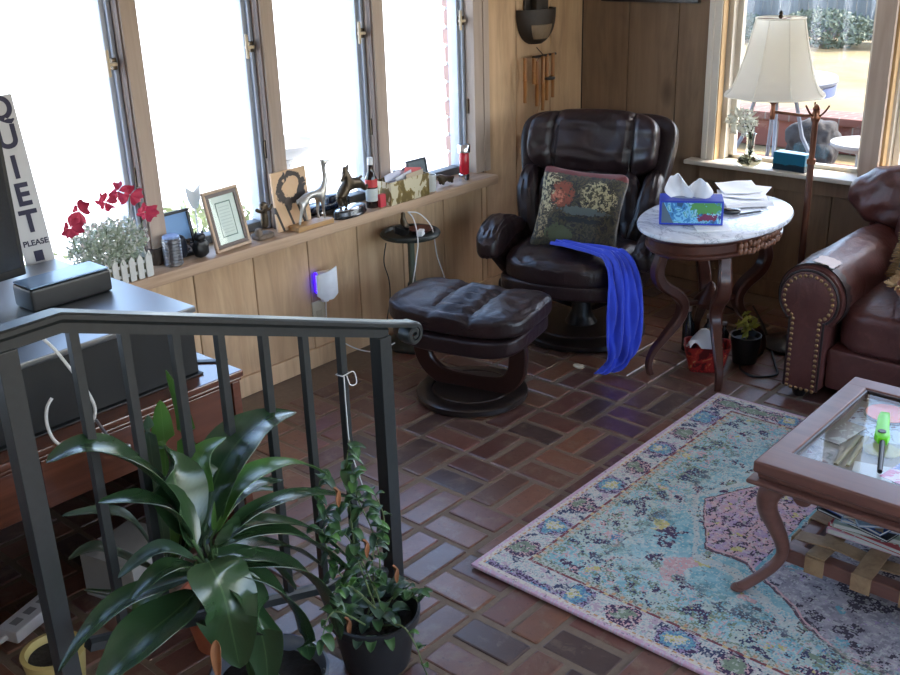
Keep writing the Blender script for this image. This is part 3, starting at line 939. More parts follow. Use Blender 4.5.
for kx in range(nn):
    d = tot * kx / nn
    for p, q, L in acc:
        if d <= L: c = p.lerp(q, d / L); break
        d -= L
    b.lathe([(.0, .0045), (.004, .0040), (.007, .002), (.0078, 0)], c=(c.x, SY - .0095, c.y), n=8, mat=Matrix.Rotation(R(90), 4, 'X'))
b.build('nailhead_trim', plain('aged brass nailhead', (.30, .19, .09), .32, .9, .2), SO)
b = MB(); b.tube([(x, SY - .002, z) for x, z in armprof(.112, AZC, .065)], .0055, 6); b.build('welt', M['leather_dark'], SO)
# seat deck, front rail, cushion
b = MB(); b.box(.07, 1.75, SY + .045, -.16, .05, .22, .02); b.build('front_rail', M['leather_worn'], SO)
def scu(u, v, w, q):
    q.z += (.03 * (1 - u ** 4) * (1 - v * v) if w > 0 else 0) + wr(u * 3, v, w, 4, .012, 2); return q
for i in range(2):
    b = MB(); b.pad((.525 + .83 * i - .04, -.60, .30), (.82, .84, .19), 7, 22, scu); b.build('seat_cushion', M['leather_worn'], SO)
def bk(u, v, w, q):
    q.y += .02 * w; q.z += wr(u * 5, v, w, 3, .016, 8); q.y += wr(u * 5, v, w, 3, .02, 5); return q
b = MB(); b.box(-.10, 1.75, -.235, -.10, .05, .56, .02); b.build('back_frame', M['leather_worn'], SO)
b = MB()
b.pad((.765, -.245, .645), (1.90, .29, .32), 3.2, 26, lambda u, v, w, q: bk(u, v, w, q), kz=2.6)
b.build('back_roll', M['leather_worn'], SO)
for i in range(2):
    b = MB(); b.pad((.46 + .83 * i, -.33, .50), (.80, .20, .36), 4.5, 18, lambda u, v, w, q: bk(u, v, w, q)); b.build('back_cushion', M['leather_worn'], SO)
for x in (-.02, 1.7):
    for y in (SY + .05, -.2):
        b = MB(); b.lathe([(.022, 0), (.03, .02), (.034, .05)], c=(x, y, 0), n=14); b.build('foot', M['dark_wood'], SO)
b = MB()
def scuff(u, v):
    a = R(-40) + R(255) * u
    y0 = SY + .026; w = .022 + .034 * (.5 + .5 * noise.noise(Vector((u * 26, 1, 2)))) * (1.2 - u * .6)
    return ((AR + .0035) * math.cos(a), y0 + w * v * (1 + .5 * noise.noise(Vector((u * 60, v * 2, 5)))), AZC + (AR + .0035) * math.sin(a))
b.grid(scuff, 110, 4, .004); b.build('scuffed_band', M['leather_dark'], SO, label='blackened scuffed band behind the arm front')
# torn patch on the roll of the arm
b = MB()
pz = .43 + .112
def patch(u, v):
    a = R(62) + R(34) * v + R(7) * noise.noise(Vector((u * 3, v * 3, 1)))
    y = SY + .030 + .085 * u + .016 * noise.noise(Vector((v * 5, u * 4, 4)))
    rr = AR + .006
    return (rr * math.cos(a) + .0, y, AZC + rr * math.sin(a) + .006)
b.grid(patch, 10, 8, .003); b.build('worn_patch', plain('bare pale backing', SRGB(226, 212, 208), .9, 0, .1, 20), SO, label='torn pale patch on the arm')
# sofa throw cushions with fringe
def fringe_cushion(name, label, loc, rot, size, m, mf):
    t = thing(name, label, 'cushion', loc); t.rotation_euler = rot
    b = MB(); b.pad((0, 0, 0), (size, .14, size), 9, 18, cush, kz=9); b.build('cushion_cover', m, t)
    b = MB(); rng = random.Random(2); h = size / 2 - .004
    for sx in (0, 1, 2, 3):
        for k in range(44):
            u = -h + 2 * h * k / 43
            d = .035 + rng.uniform(-.006, .006)
            a, c = [((u, h), (0, 1)), ((u, -h), (0, -1)), ((h, u), (1, 0)), ((-h, u), (-1, 0))][sx]
            sag = 1 - .07 * (1 - (u / h) ** 2)
            a = (a[0] * (sag if sx > 1 else 1), a[1] * (sag if sx < 2 else 1))
            j = rng.uniform(-.008, .008)
            b.tube([(a[0], 0, a[1]), (a[0] + c[0] * d * .5, j, a[1] + c[1] * d * .5), (a[0] + c[0] * d, j * 1.5, a[1] + c[1] * d - .006)], [.004, .0045, .002], 5)
    b.build('fringe', mf, t)
    return t
M['fringe'] = plain('tan fringe', SRGB(150, 122, 84), .9, 0, .3, 60)
fringe_cushion('fringed_cushion', 'olive brown cushion with a long tan fringe leaning on the sofa back', (2.135, -.60, .605), (R(-20), R(4), R(8)), .38, cloth('olive brown weave', SRGB(74, 66, 50), SRGB(96, 84, 60), 14), M['fringe'])
fringe_cushion('fringed_cushion', 'red and gold cushion with a fringe lying on the sofa seat', (2.195, -.86, .492), (R(82), R(4), R(10)), .34, cloth('rust red weave', SRGB(104, 40, 30), SRGB(150, 96, 50), 16), plain('gold fringe', SRGB(170, 138, 96), .9, 0, .3, 60))
# ================================================================ oval marble table
TX, TY = 1.31, -.95
TB = thing('oval_side_table', 'oval marble topped side table with curved wooden legs between recliner and sofa', 'side table', (TX, TY, 0))
def oval(a, b_, z, n=64): return [Vector((a * math.cos(2 * PI * i / n), b_ * math.sin(2 * PI * i / n), z)) for i in range(n)]
g = G('white veined marble'); v = g.coord()
nz = g.noise(v, 3.5, 6, .65, 2.2)
c = g.ramp(nz, [(.40, SRGB(222, 222, 226)), (.49, SRGB(206, 206, 212)), (.505, SRGB(158, 160, 168)), (.53, SRGB(208, 208, 214)), (.7, SRGB(226, 226, 230))])
MARBLE = g.P(col=c, rough=.22, spec=.5)
TA, TBb, TH = .272, .405, .652
b = MB(); b.loft([oval(.01, .01, TH - .022), oval(TA - .012, TBb - .012, TH - .022), oval(TA - .002, TBb - .002, TH - .017), oval(TA, TBb, TH - .010), oval(TA - .003, TBb - .003, TH - .003), oval(TA - .010, TBb - .010, TH), oval(.01, .01, TH)])
b.build('marble_top', MARBLE, TB)
b = MB(); z0 = TH - .0225
b.loft([oval(.20, .33, z0 - .075), oval(TA - .045, TBb - .045, z0 - .075), oval(TA - .036, TBb - .036, z0 - .066), oval(TA - .036, TBb - .036, z0 - .058), oval(TA - .046, TBb - .046, z0 - .052), oval(TA - .046, TBb - .046, z0 - .022), oval(TA - .034, TBb - .034, z0 - .018), oval(TA - .026, TBb - .026, z0 - .006), oval(TA - .028, TBb - .028, z0), oval(.20, .33, z0)], closed=True)
b.build('apron', M['mahogany'], TB)
for aa in (-6, 174):   # carved crest on the apron
    b = MB(); rng = random.Random(4)
    for k in range(26):
        a = R(aa - 24 + 48 * (k % 13) / 12); row = k // 13
        p = Vector(((TA - .040) * math.cos(a), (TBb - .040) * math.sin(a), z0 - .03 - row * .028 + rng.uniform(-.006, .006)))
        b.pad(p, (.022, .022, .030), 2.2, 5, mat=Matrix.Rotation(a + rng.uniform(-.5, .5), 4, 'Z') @ Matrix.Rotation(rng.uniform(-.7, .7), 4, 'X'))
    b.build('carved_crest', wood('lighter carved wood', SRGB(92, 56, 40), SRGB(140, 92, 66), island=False, bump=.1), TB)
feet = [(-.125, -.235), (.165, -.215), (.125, .235), (-.165, .215)]
for fx, fy in feet:
    d = Vector((fx, fy, 0)); r = d.length; d.normalize()
    prof = [(r * .86, z0 - .07), (r * .93, .50), (r * .98, .44), (r * .88, .385), (r * .62, .335), (r * .50, .285), (r * .56, .225), (r * .80, .155), (r * 1.0, .095), (r * 1.06, .045), (r * 1.02, .0)]
    pts = spline([(d.x * a, d.y * a, z) for a, z in prof], 6)
    n = len(pts); rad = [lerp(.78, 1.15, math.sin(PI * min(1, i / n * 1.25))) * lerp(1.0, .62, i / n) for i in range(n)]
    b = MB(); b.tube(pts, rad, flat=(.046, .056), up=(-d.y, d.x, 0)); b.build('leg', M['mahogany'], TB)
b = MB(); b.lathe([(.02, .255), (.06, .265), (.07, .285), (.055, .305), (.03, .33), (.012, .36), (.0, .37)], n=24)
for fx, fy in feet: b.tube([(0, 0, .285), (fx * .52, fy * .52, .285)], .5, flat=(.04, .04))
b.build('centre_stretcher', M['mahogany'], TB)

# ---- on the table
def on(px, py, z): return at(px, py, z=z)
TX_ = thing('tissue_box', 'blue patterned tissue box with white tissue on the marble table', 'tissue box', on(690, 222, TH) + Vector((0, 0, .004)), R(31))
# the printed pictures are blobs of colour inside a blue border
g = G('printed cardboard'); v = g.coord(); s = g.xyz(v)
ax = g.m('ABSOLUTE', s[0]); zz = g.m('ABSOLUTE', g.m('SUBTRACT', s[2], .0475))
edge = g.m('MAXIMUM', g.m('GREATER_THAN', ax, .112), g.m('GREATER_THAN', zz, .040))
n = g.noise(v, 15, 4, .55, 1.4)
c = g.ramp(n, [(0, SRGB(40, 84, 120)), (.38, SRGB(60, 130, 190)), (.46, SRGB(120, 190, 226)), (.52, SRGB(70, 150, 150)), (.57, SRGB(150, 200, 220)), (.62, SRGB(60, 70, 150))], 'CONSTANT')
n3 = g.noise(v, 55, 3, .6)
gr = g.m('LESS_THAN', g.m('ADD', g.m('ADD', g.m('POWER', g.m('DIVIDE', g.m('SUBTRACT', s[0], .055), .06), 2.0), g.m('POWER', g.m('DIVIDE', g.m('SUBTRACT', s[2], .068), .026), 2.0)), g.m('MULTIPLY', g.m('SUBTRACT', n3, .5), 5.0)), 1.0)
c = g.mix(gr, c, SRGB(84, 150, 84))
rd = g.m('LESS_THAN', g.m('ADD', g.m('ADD', g.m('POWER', g.m('DIVIDE', g.m('SUBTRACT', s[0], .062), .032), 2.0), g.m('POWER', g.m('DIVIDE', g.m('SUBTRACT', s[2], .030), .016), 2.0)), g.m('MULTIPLY', g.m('SUBTRACT', n3, .5), 6.0)), 1.0)
c = g.mix(rd, c, SRGB(120, 50, 84))
gy = g.m('LESS_THAN', g.m('ADD', s[0], g.m('MULTIPLY', g.m('SUBTRACT', s[2], .04), .5)), -.082)
c = g.mix(gy, c, SRGB(84, 104, 120))
c = g.mix(edge, c, SRGB(38, 62, 178))
CARD = g.P(col=c, rough=.45)
b = MB(); b.box(-.12, .12, -.06, .06, 0, .095, .002); b.build('carton', CARD, TX_)
b = MB(); b.grid(lambda u, v: (.0 + .075 * math.cos(2 * PI * u) * (.4 + .6 * v), .028 * math.sin(2 * PI * u) * (.4 + .6 * v), .0955 + .001), 28, 4); b.build('slot', plain('grey card slot', SRGB(150, 160, 180), .8), TX_)
b = MB()
def petal(cx, hgt, lean, ph):
    def fn(u, v):
        a = (u - .5) * 2
        w = (.034 + .022 * math.sin(v * 2.6)) * (1 - .30 * v ** 3)
        return (cx + a * w + lean * v, .018 * math.cos(a * 2.2 + ph) * (1 - .2 * v) + .010 * math.sin(6 * a + ph) * v, .088 + hgt * v * (1 - .42 * a ** 4) + .003 * math.sin(6 * a + ph))
    return fn
b.grid(petal(-.036, .094, -.026, .3), 20, 14, .002); b.grid(petal(.022, .078, .010, 1.8), 20, 14, .002)
b.build('tissue', M['tissue'], TX_)
o = MB().box(-.065, .065, -.05, .05, 0, .0032, .001).build('card', M['paper']); place(o, on(712, 228, TH) + Vector((0, 0, .0003)), R(40)); tag(o, 'blank white card under the right end of the blue tissue box', 'card')
sheets = [(742, 197, 30, 'large white sheet at the bottom of the loose papers on the marble table'), (745, 194, 14, 'white sheet in the middle of the loose papers on the marble table'), (738, 191, 40, 'curled white sheet on top of the loose papers on the marble table')]
for i, (px, py, rz, lab) in enumerate(sheets):
    b = MB(); cz = .002 + i * .004; kk = i
    b.grid(lambda u, v: ((u - .5) * (.20 - .02 * kk), (v - .5) * (.25 - .03 * kk), cz + (.006 + .006 * kk) * (u * u * .5 + .6 * v ** 3 * (kk > 0)) * .8 + .002 * math.sin(u * 7 + v * 4)), 14, 14, .0008)
    o = b.build('paper_sheet', M['paper']); place(o, on(px, py, TH) , R(rz)); tag(o, lab, 'paper', 'papers on the marble table')
b = MB(); b.grid(lambda u, v: ((u - .5) * .20, (v - .5) * .06 + .01 * math.sin(u * 3), .003 + .014 * math.sin(v * PI)), 14, 8, .001)
o = b.build('folded_leaflet', M['paper']); place(o, on(748, 207, TH) + Vector((0, 0, .002)), R(48)); tag(o, 'folded white leaflet in front of the loose papers on the marble table', 'leaflet')
b = MB(); b.pad((0, 0, .012), (.075, .045, .024), 2.6, 10)
o = b.build('spectacle_case', M['black_gloss']); place(o, on(731, 214, TH), R(35)); tag(o, 'small shiny black case beside the blue tissue box', 'case')
t = thing('ballpoint_pen', 'dark ballpoint pen lying on the marble table', 'pen', on(751, 214, TH), R(64))
b = MB(); b.tube([(-.055, 0, .0055), (.045, 0, .0055)], .0045, 10); b.build('barrel', M['black_plastic'], t)
b = MB(); b.tube([(.0451, 0, .0055), (.058, 0, .0055), (.066, 0, .0055)], [.0042, .003, .0008], 10); b.build('tip', M['steel'], t)

# ---- under the table
t = thing('waste_tin', 'small red and gold waste tin with white paper under the marble table', 'waste bin', (1.335, -1.0, 0), R(28))
g = G('red printed tin'); v = g.coord(); n = g.noise(v, 26, 3, .6, 1)
RT = g.P(col=g.ramp(n, [(0, SRGB(84, 18, 20)), (.46, SRGB(150, 34, 34)), (.58, SRGB(176, 60, 44)), (.66, SRGB(190, 140, 90))], 'CONSTANT'), rough=.4)
b = MB()
def rr(w, h, z): return [Vector((w * math.copysign(abs(math.cos(a)) ** .4, math.cos(a)), h * math.copysign(abs(math.sin(a)) ** .4, math.sin(a)), z)) for a in [2 * PI * (i + .5) / 40 for i in range(40)]]
b.loft([rr(.07, .05, .0), rr(.095, .068, .11), rr(.096, .069, .115), rr(.091, .064, .113), rr(.066, .046, .006)]); b.build('tin', RT, t)
b = MB(); b.grid(lambda u, v: ((u - .5) * .13, (v - .5) * .08 + .02 * math.sin(u * 5), .095 + .05 * math.sin(PI * u) * math.sin(PI * v) + .02 * math.sin(9 * u + 5 * v)), 16, 12, .003)
o = b.build('crumpled_paper', M['paper']); place(o, (1.325, -1.01, .012), R(40)); tag(o, 'crumpled white paper sticking out of the red waste tin', 'paper')
# a small dark pot with a yellow green sprig
t = thing('potted_sprig', 'dark little pot with a yellow green sprig behind the front table leg', 'plant', (1.425, -.83, 0))
b = MB(); b.lathe([(.02, 0), (.05, 0), (.065, .12), (.06, .12), (.05, .1), (.01, .1)], n=24); b.build('pot', M['black_plastic'], t)
b = MB(); rng = random.Random(8); b.recalc = False; leaves(b, (.0, 0, .17), (.05, .05, .055), 46, .022, rng, .1); b.tube([(0, 0, .1), (.005, 0, .17)], .003, 6); b.build('sprig', plain('yellow green leaf', SRGB(150, 150, 60), .6, 0, .4, 9), t, smooth=0)
bottles = [(1.17, -.86, .20, .026, 'tallest small dark bottle standing under the marble table'), (1.235, -.80, .16, .024, 'middle small dark bottle standing under the marble table'), (1.29, -.76, .125, .022, 'shortest small dark bottle standing under the marble table')]
for x, y, h, r, lab in bottles:
    t = thing('small_bottle', lab, 'bottle', (x, y, 0), 0, 'bottles under the marble table')
    b = MB(); b.lathe([(.0, 0), (r, 0), (r, h * .6), (r * .4, h * .76), (r * .36, h * .9)], n=20); b.build('body', M['black_gloss'], t)
    b = MB(); b.lathe([(r * .45, h * .9), (r * .45, h), (0, h)], n=16); b.build('cap', M['steel'], t)
# black extension cords behind the table
cd = spline([(1.16, -.20, .006), (1.32, -.42, .006), (1.42, -.58, .006), (1.55, -.80, .006), (1.60, -.90, .006), (1.53, -.97, .006), (1.44, -.90, .006), (1.45, -.72, .006), (1.36, -.50, .008), (1.20, -.35, .006), (1.0, -.25, .006)], 8)
b = MB(); b.tube(cd, .005, 6); tag(b.build('extension_cord', M['black_cord']), 'black cord looping on the floor under the marble table', 'cord')

# ================================================================ floor lamp
LX, LY = 1.515, -.55
LP = thing('floor_lamp', 'wood and brass swing arm floor lamp with a cream bell shade', 'floor lamp', (LX, LY, 0))
b = MB(); b.lathe([(.0, 0), (.125, 0), (.13, .012), (.115, .024), (.05, .036), (.028, .055), (.018, .07)], n=40); b.build('base', M['dark_wood'], LP)
LW = wood('reddish lamp wood', (.06, .018, .010), (.13, .045, .022), grain=(30, 30, 2), rough=.3, island=False, bump=.05)
BRS = plain('dark copper brass', (.20, .085, .050), .3, .85, .25)
zp = at(817, 110, y=LY).z
b = MB(); b.lathe([(.013, .07), (.014, .4), (.0135, zp - .22)], n=16); b.build('lower_pole', LW, LP)
b = MB(); b.lathe([(.018, zp - .219), (.018, zp - .20), (.012, zp - .195), (.012, zp - .05), (.016, zp - .045), (.020, zp - .03), (.016, zp - .018), (.013, zp), (.016, zp + .006), (.008, zp + .02), (.0, zp + .024)], n=18)
for k in range(3):
    a = k * 2.1; b.tube(spline([(.010 * math.cos(a), .010 * math.sin(a), zp - .03), (.035 * math.cos(a), .035 * math.sin(a), zp - .005), (.052 * math.cos(a), .052 * math.sin(a), zp + .022)], 5), [.004] * 11, 6)
b.build('upper_pole', BRS, LP)
sc = at(782, 90, y=LY - .02); ax_ = at(777, 108, y=LY - .02).x - LX
arm_dx = -.175
b = MB(); b.tube(spline([(0, 0, zp - .022), (-.05, -.005, zp - .026), (-.12, -.012, zp - .022), (arm_dx, -.02, zp - .02)], 6), .0065, 10)
b.lathe([(.011, zp - .036), (.011, zp - .008)], c=(0, 0, 0), n=12); b.lathe([(.010, zp - .05), (.012, zp - .03), (.009, zp - .005), (.009, zp + .01)], c=(arm_dx, -.02, 0), n=14)
b.build('swing_arm', BRS, LP)
b = MB(); b.lathe([(.009, zp + .0101), (.018, zp + .02), (.021, zp + .045), (.016, zp + .05), (.016, zp + .085), (.0, zp + .086)], c=(arm_dx, -.02, 0), n=16); b.build('socket', BRS, LP)
b = MB(); b.lathe([(.013, zp + .0861), (.02, zp + .12), (.03, zp + .155), (.022, zp + .19), (.0, zp + .20)], c=(arm_dx, -.02, 0), n=16); b.build('bulb', plain('white bulb glass', (.8, .8, .78), .3), LP)
# bell shade with eight panels
g = G('cream lamp shade silk'); v = g.coord()
df = g.n('BsdfDiffuse'); df.inputs[0].default_value = (*SRGB(246, 241, 230), 1)
tl = g.n('BsdfTranslucent'); tl.inputs[0].default_value = (*SRGB(246, 238, 220), 1)
mx = g.n('MixShader'); mx.inputs[0].default_value = .55
g.l(df.outputs[0], mx.inputs[1]); g.l(tl.outputs[0], mx.inputs[2]); g.l(mx.outputs[0], g.out.inputs[0])
SHADE = g.mat
z0, z1 = zp + .052, zp + .352
prof = []
for i in range(17):
    t = i / 16
    prof.append((lerp(.205, .098, t ** .60) , lerp(z0, z1, t)))
pan = lambda a, z: 1 - .030 * abs(math.sin(a * 4)) * max(0, 1 - (z - z0) / (z1 - z0)) - .012 * abs(math.sin(a * 4))
b = MB(); b.lathe(prof, c=(arm_dx, -.02, 0), n=96, fn=pan, cap=False)
sh = b.build('lamp_shade', SHADE, LP)
b = MB()
for rr_, z in ((prof[0][0], z0), (prof[-1][0], z1)):
    b.tube([(arm_dx + rr_ * pan(a, z) * math.cos(a), -.02 + rr_ * pan(a, z) * math.sin(a), z) for a in [2 * PI * i / 96 for i in range(96)]], .0035, 6, closed=True)
for k in range(8):
    a = k * PI / 4
    b.tube([(arm_dx + (r + .001) * math.cos(a), -.02 + (r + .001) * math.sin(a), z) for r, z in prof], .0026, 6)
b.build('shade_trim', plain('cream trim cord', SRGB(242, 234, 218), .8), sh)
b = MB(); b.tube([(arm_dx - .096, -.02, z1 - .004), (arm_dx + .096, -.02, z1 - .004)], .002, 6); b.tube([(arm_dx, -.116, z1 - .004), (arm_dx, .076, z1 - .004)], .002, 6)
for s in (-1, 1): b.tube(spline([(arm_dx + s * .02, -.02, zp + .06), (arm_dx + s * .06, -.02, zp + .15), (arm_dx + s * .05, -.02, z1 - .03), (arm_dx, -.02, z1 - .004)], 6), .0018, 6)
b.build('harp', BRS, LP)
b = MB(); b.lathe([(.004, z1 - .002), (.011, z1 + .004), (.006, z1 + .012), (.009, z1 + .020), (.0, z1 + .030)], c=(arm_dx, -.02, 0), n=12); b.build('finial', M['bronze'], LP)

# ================================================================ back sill
p = at(749, 164, y=-.005)
t = thing('glass_vase', 'clear glass vase of small white flowers on the back window sill', 'vase', (p.x, -.005, SILL))
VG = G('vase glass'); VG.P(col=(.88, .95, .90), rough=.03, trans=1.0, ior=1.35); VGM = VG.mat
b = MB(); b.lathe([(.0, .0), (.052, .0), (.060, .012), (.058, .03), (.026, .05), (.020, .07), (.020, .13), (.026, .15), (.023, .15), (.017, .13), (.017, .075), (.0, .06)], n=32); b.build('vase', VGM, t)
b = MB(); rng = random.Random(6)
for k in range(26):
    a = rng.uniform(0, 6.28); r = .040 * math.sqrt(rng.random()); b.pad((r * math.cos(a), r * math.sin(a), .010 + rng.uniform(0, .014)), (.016, .013, .011), 2.2, 4)
b.build('pebbles', plain('mossy pebbles', SRGB(120, 118, 92), .7, 0, .5, 90), t)
b = MB(); rng = random.Random(12); b.recalc = False
leaves(b, (-.050, 0, .20), (.085, .06, .075), 260, .015, rng, .2)
b.build('flowers', plain('white grey petals', SRGB(204, 204, 190), .8, 0, .25, 20), t, smooth=0)
b = MB()
for k in range(7): b.tube(spline([(.0, 0, .03), (.004 * k - .012, .003 * (k % 3), .12), (-.02 - .014 * (k - 3), .012 * (k % 3 - 1), .20)], 5), .0018, 5)
b.build('stems', plain('dark stem', SRGB(70, 80, 60), .7), t)
p = at(790, 172, y=-.02)
t = thing('tissue_box', 'flat blue box standing on the back window sill beside the lamp pole', 'box', (p.x, -.01, SILL), R(-6))
g = G('blue sea print'); v = g.coord(); s = g.xyz(v)
n = g.noise(g.scale(v, (9, 9, 20)), 1.0, 3, .6, .6)
isl = g.m('LESS_THAN', g.m('ADD', s[2], g.m('MULTIPLY', n, -.05)), .006)
c = g.mix(g.m('MULTIPLY', g.noise(v, 30, 2), .3), SRGB(28, 112, 140), SRGB(20, 84, 116)); c = g.mix(isl, c, SRGB(20, 44, 60))
b = MB(); b.box(-.083, .083, -.03, .03, 0, .082, .002); b.build('carton', g.P(col=c, rough=.4), t)
b = MB(); b.box(-.078, .078, -.026, .026, .0821, .0835, .0005); b.build('lid', plain('pale blue lid', SRGB(150, 196, 220), .4), t)
# plug strip of framed picture on the back wall
t = thing('wall_picture', 'dark wood picture frame hanging high on the back plank wall', 'picture', (.405, -.002, 1.385))
b = MB(); b.box(-.275, .275, -.03, 0, 0, .04, .004); b.box(-.275, .275, -.03, 0, .46, .50, .004); b.box(-.275, -.235, -.029, 0, .0401, .4599, .003); b.box(.235, .275, -.029, 0, .0401, .4599, .003); b.build('frame', M['dark_wood'], t)
b = MB(); b.box(-.234, .234, -.015, -.004, .041, .459); b.build('print', plain('muted print', SRGB(120, 110, 94), .6, 0, .3, 5), t)
# ================================================================ rug
RX0, RY0, RL, RW = 1.50, -2.728, 2.45, 1.515
def rug_mat():
    g = G('faded oriental rug'); v = g.coord('Object'); s = g.xyz(v)
    x, y = s[0], s[1]
    A = lambda a, b: g.m('ADD', a, b); S = lambda a, b: g.m('SUBTRACT', a, b); X = lambda a, b: g.m('MULTIPLY', a, b)
    lt = lambda a, b: g.m('LESS_THAN', a, b); gt = lambda a, b: g.m('GREATER_THAN', a, b)
    mn = lambda a, b: g.m('MINIMUM', a, b); mxx = lambda a, b: g.m('MAXIMUM', a, b); ab = lambda a: g.m('ABSOLUTE', a)
    band = lambda a, c, w: lt(ab(S(a, c)), w)
    # weave-sized steps so colours break up like knots
    sn = g.n('VectorMath', operation='SNAP'); g.l(v, sn.inputs[0]); sn.inputs[1].default_value = (.0045, .0045, 1)
    kv = sn.outputs[0]
    nf = g.noise(kv, 120, 3, .7); nm = g.noise(kv, 26, 4, .65); nl = g.noise(kv, 7, 4, .6, .4); nb = g.noise(kv, 2.4, 3)
    wob = X(S(nl, .5), .05)
    d = mn(mn(x, S(RL, x)), mn(y, S(RW, y)))       # distance from the rug's edge
    dw = A(d, X(S(nm, .5), .018))
    cream = SRGB(206, 202, 188); teal = SRGB(104, 164, 174); pale = SRGB(166, 200, 198); plum = SRGB(62, 36, 72); lilac = SRGB(166, 142, 178); pink = SRGB(204, 160, 158)
    navy = SRGB(52, 60, 92); olive = SRGB(122, 138, 112); yellow = SRGB(196, 184, 110); blue = SRGB(84, 128, 164); rust = SRGB(128, 56, 60); dark = SRGB(58, 46, 60)
    # ---- field: pale turquoise, worn to cream
    c = g.mix(g.ramp(A(X(nm, .55), X(nb, .45)), [(.40, (0, 0, 0)), (.58, (1, 1, 1))]), teal, pale)
    c = g.mix(X(gt(A(X(nf, .5), X(nl, .5)), .53), .75), c, cream)
    c = g.mix(X(gt(nl, .60), gt(nf, .44)), c, olive)
    c = g.mix(X(gt(g.noise(kv, 9, 3, .6), .60), gt(nf, .42)), c, plum)
    c = g.mix(band(nl, .605, .006), c, dark)
    c = g.mix(gt(g.noise(g.vm('ADD', kv, (3, 7, 0)), 8, 3, .55), .64), c, yellow)
    c = g.mix(X(gt(g.noise(g.vm('ADD', kv, (8, 1, 0)), 7, 3, .6), .63), gt(nf, .40)), c, pink)
    c = g.mix(gt(g.noise(g.vm('ADD', kv, (5, 2, 0)), 6, 3, .6), .655), c, blue)
    # ---- medallion, two nested stepped lozenges
    yc = ab(S(A(y, X(wob, .6)), .755)); xm = A(x, wob)
    def lozenge(x0, k1, h1, x1, k2, h2):
        a = mn(X(S(xm, x0), k1), h1)
        b_ = A(X(lt(S(x1, xm), 0.0), mn(X(S(xm, x1), k2), h2)), 0.0)
        return S(A(a, b_), yc)               # > 0 inside
    lz = lozenge(.355, 1.9, .255, .62, .62, .23)
    pn = g.mix(g.ramp(nm, [(.42, (0, 0, 0)), (.56, (1, 1, 1))]), lilac, pink)
    pn = g.mix(X(gt(nf, .50), .55), pn, SRGB(190, 168, 176))
    wv = g.n('TexWave'); wv.inputs['Scale'].default_value = 9; wv.inputs['Distortion'].default_value = 11; wv.inputs['Detail'].default_value = 3; wv.inputs['Detail Scale'].default_value = 2.2
    g.l(kv, wv.inputs['Vector'])
    pn = g.mix(X(gt(wv.outputs['Fac'], .90), gt(nf, .42)), pn, dark)
    pn = g.mix(X(gt(g.noise(kv, 14, 3, .6), .60), gt(nf, .45)), pn, plum)
    pn = g.mix(gt(g.noise(g.vm('ADD', kv, (2, 9, 0)), 15, 3, .6), .64), pn, yellow)
    gy = g.mix(g.ramp(nm, [(.42, (0, 0, 0)), (.58, (1, 1, 1))]), SRGB(140, 134, 140), SRGB(176, 168, 172))
    gy = g.mix(X(gt(g.noise(kv, 10, 4, .65), .55), gt(nf, .44)), gy, dark)
    gy = g.mix(X(gt(g.noise(g.vm('ADD', kv, (1, 4, 0)), 8, 4, .65), .60), gt(nf, .42)), gy, teal)
    gy = g.mix(gt(g.noise(g.vm('ADD', kv, (6, 4, 0)), 12, 4, .65), .64), gy, lilac)
    inner = g.mix(gt(x, .66), pn, gy)
    inner = g.mix(band(A(x, X(wob, .4)), .66, .006), inner, teal)
    c = g.mix(gt(lz, 0.0), c, inner)
    c = g.mix(band(lz, .0, .0055), c, SRGB(92, 62, 72))
    c = g.mix(band(lz, .011, .004), c, pink)
    c = g.mix(X(band(lz, -.06, .018), gt(nf, .42)), c, g.mix(nf, SRGB(160, 180, 180), cream))
    # ---- corner scrolls: rings of olive and yellow near the field's corners
    # ---- border: repeated flower heads on cream
    bc = g.mix(gt(nf, .52), SRGB(204, 198, 188), SRGB(162, 182, 180))
    bc = g.mix(X(gt(nm, .56), gt(nf, .42)), bc, SRGB(184, 160, 170))
    bc = g.mix(X(gt(g.noise(g.vm('ADD', kv, (4, 4, 0)), 18, 4, .6), .57), gt(nf, .42)), bc, navy)
    along = g.mix(lt(x, .30), x, y)
    ay = g.m('PINGPONG', A(along, X(S(nm, .5), .03)), .16)
    def disc(px, rad, off):
        e = S(d, off); f = S(g.m('PINGPONG', A(along, px + 3.2), .16), 0.0)
        return A(A(X(e, e), X(f, f)), X(S(g.noise(g.vm('ADD', kv, (px * 9, 2, 0)), 20, 4, .7), .5), .0085))
    f1 = disc(.0, 0, .068)
    bc = g.mix(lt(f1, .0034), bc, g.mix(gt(nf, .5), plum, SRGB(150, 130, 160)))
    bc = g.mix(lt(f1, .0017), bc, g.mix(gt(nf, .5), blue, teal))
    bc = g.mix(lt(f1, .0004), bc, g.mix(gt(nf, .5), cream, yellow))
    f2 = disc(.16, 0, .072)
    bc = g.mix(lt(f2, .0024), bc, g.mix(gt(nf, .53), plum, pink))
    bc = g.mix(lt(f2, .0007), bc, olive)
    near = g.ramp(dw, [(.0, (1, 1, 1)), (.24, (1, 1, 1)), (.36, (0, 0, 0))])
    ns = g.noise(g.vm('ADD', kv, (4, 6, 0)), 13, 4, .65, .6)
    c = g.mix(X(X(gt(ns, .50), gt(nf, .42)), near), c, g.mix(gt(nl, .5), olive, SRGB(176, 190, 176)))
    c = g.mix(X(X(gt(ns, .565), gt(nf, .44)), near), c, g.mix(gt(nm, .5), plum, navy))
    c = g.mix(X(X(band(ns, .44, .012), gt(nf, .40)), near), c, pink)
    c = g.mix(lt(dw, .150), c, g.mix(gt(nf, .47), olive, SRGB(176, 182, 168)))
    c = g.mix(X(band(dw, .138, .006), gt(g.m('PINGPONG', along, .014), .009)), c, SRGB(200, 150, 110))
